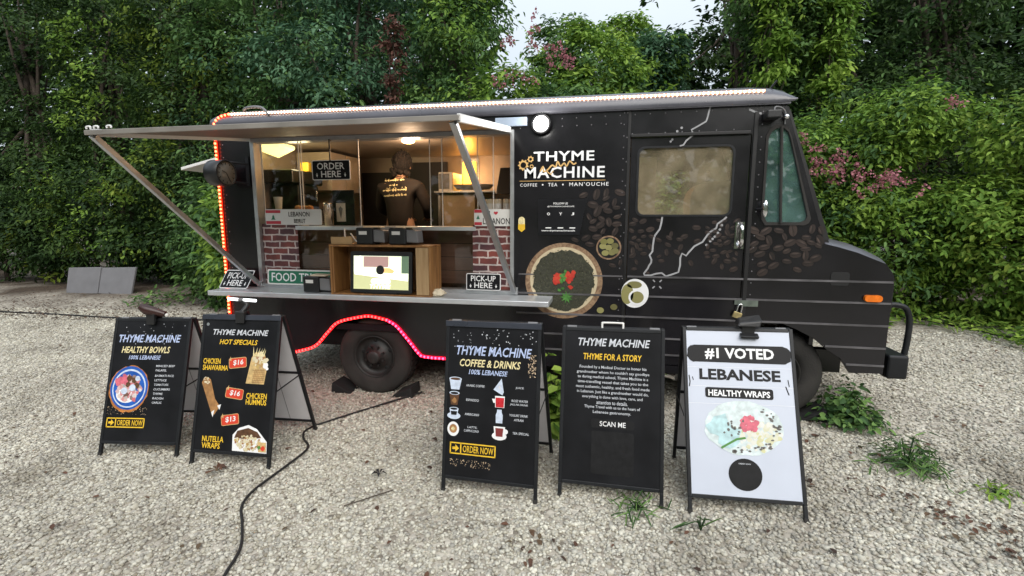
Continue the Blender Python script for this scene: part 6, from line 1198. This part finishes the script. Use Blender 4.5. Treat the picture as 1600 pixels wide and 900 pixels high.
    lamp('dark clamp lamp with a reddish brown shell on the HEALTHY BOWLS board', (.195, -1.005, .93), 0)
    lamp('clamp lamp with a white light bar on the HOT SPECIALS board', (1.03, -1.045, .985), 1)
    lamp('folded black clamp lamp on the white board', (4.545, -.905, 1.01), 2)
    lamp('small black clip on the rail of the COFFEE & DRINKS board', (2.93, -1.16, 1.03), 3) if False else None
boards()

# ------------------------------------------------------------------ cords, wedges, boards in the background
def odds():
    def cord(name, label, pts, r):
        P = spline([(x, y, gz(x, y) + .018) for x, y in pts], 8); b = MB(); b.tube(P, r, 7); tag(b.build(name, cordm), label, 'cord')
    cord('power_cord', 'black power cord snaking over the gravel towards the truck', [(1.95, -2.75), (1.88, -2.4), (1.82, -2.21), (1.76, -2.04), (1.62, -1.86), (1.50, -1.72), (1.455, -1.56), (1.475, -1.30), (1.49, -1.08), (1.46, -.98), (1.37, -.90), (1.30, -.80), (1.30, -.72), (1.34, -.64), (1.54, -.38), (1.80, -.06), (1.95, .12)], .0085)
    cord('power_cord', 'thin black cord lying straight at the far left of the yard', [(-9.5, 2.75), (-7.23, 2.61), (-5.64, 2.52), (-4.36, 2.42), (-2.5, 2.45), (-.6, 2.3)], .016)
    cord('garden_hose', 'dark hose lying by the hedge behind the bumper', [(6.6, 4.1), (7.3, 3.95), (7.99, 3.70), (8.26, 3.34), (8.47, 2.92), (8.6, 2.5)], .022)
    GW = 'black rubber wheel wedges'
    for x, y, s_, lb in ((1.14, .04, -1, 'black rubber wedge on the left side of the rear wheel'), (1.80, .02, 1, 'black rubber wedge on the right side of the rear wheel'), (5.36, .03, 1, 'black rubber wedge before the front wheel')):
        z = gz(x, y); b = MB(); b.hexa([(x - .11 * s_, y - .02, z), (x + .10 * s_, y - .02, z), (x + .10 * s_, y + .2, z), (x - .11 * s_, y + .2, z), (x - .10 * s_, y - .02, z + .015), (x + .085 * s_, y - .02, z + .105), (x + .085 * s_, y + .2, z + .105), (x - .10 * s_, y + .2, z + .015)])
        if s_ < 0: b.f = [tuple(reversed(f)) for f in b.f]
        tag(b.build('wheel_wedge', rubb2, None, .008), lb, 'wheel wedge', GW)
    for x0, x1, tl, lb in ((-8.12, -7.27, .30, 'grey fibre board leaning by the wood, left of its twin'), (-7.24, -6.38, .36, 'grey fibre board leaning by the wood, right of its twin')):
        y = 4.38; z = gz(x0, y); b = MB(); b.hexa([(x0, y, z), (x1, y, z), (x1, y + .05, z), (x0, y + .05, z), (x0 - .02, y + tl * .45, z + .55), (x1 + .02, y + tl * .45, z + .58), (x1 + .02, y + tl * .45 + .05, z + .58), (x0 - .02, y + tl * .45 + .05, z + .55)]); tag(b.build('fibre_board', concrete, None, .01), lb, 'board', 'grey boards at the wood edge')
    b = MB(); rr = random.Random(5); x, y = 2.19, -1.27; z = gz(x, y)
    for i in range(5): a = i * 1.26; b.ngon([(x, y, z + .03), (x + .03 * math.cos(a - .4), y + .03 * math.sin(a - .4), z + .05), (x + .06 * math.cos(a), y + .05 * math.sin(a), z + .03), (x + .03 * math.cos(a + .4), y + .03 * math.sin(a + .4), z + .045)])
    tag(b.build('curled_leaf', inkb), 'black curled leaf lying alone in the middle of the gravel', 'leaf')
    b = MB(); b.tube([(2.13, -1.62, gz(2.13, -1.62) + .02), (2.28, -1.50, gz(2.28, -1.5) + .025), (2.36, -1.42, gz(2.36, -1.42) + .02)], .004, 5); tag(b.build('twig', barkm), 'thin dark twig on the gravel below the curled black leaf', 'twig')
    b = MB(); x, y = 1.03, -1.40; z = gz(x, y)
    for i in range(7): a = i * .9; q = .03 + .02 * (i % 3); b.ngon([(x + .3 * q * math.cos(a), y, z + .03), (x + q * math.cos(a - .4), y + q * math.sin(a - .4), z + .04), (x + 1.6 * q * math.cos(a), y + q * math.sin(a), z + .03), (x + q * math.cos(a + .4), y + q * math.sin(a + .4), z + .05)])
    tag(b.build('curled_leaf', deadm), 'brown crumpled leaf before the HOT SPECIALS board', 'leaf')
odds()
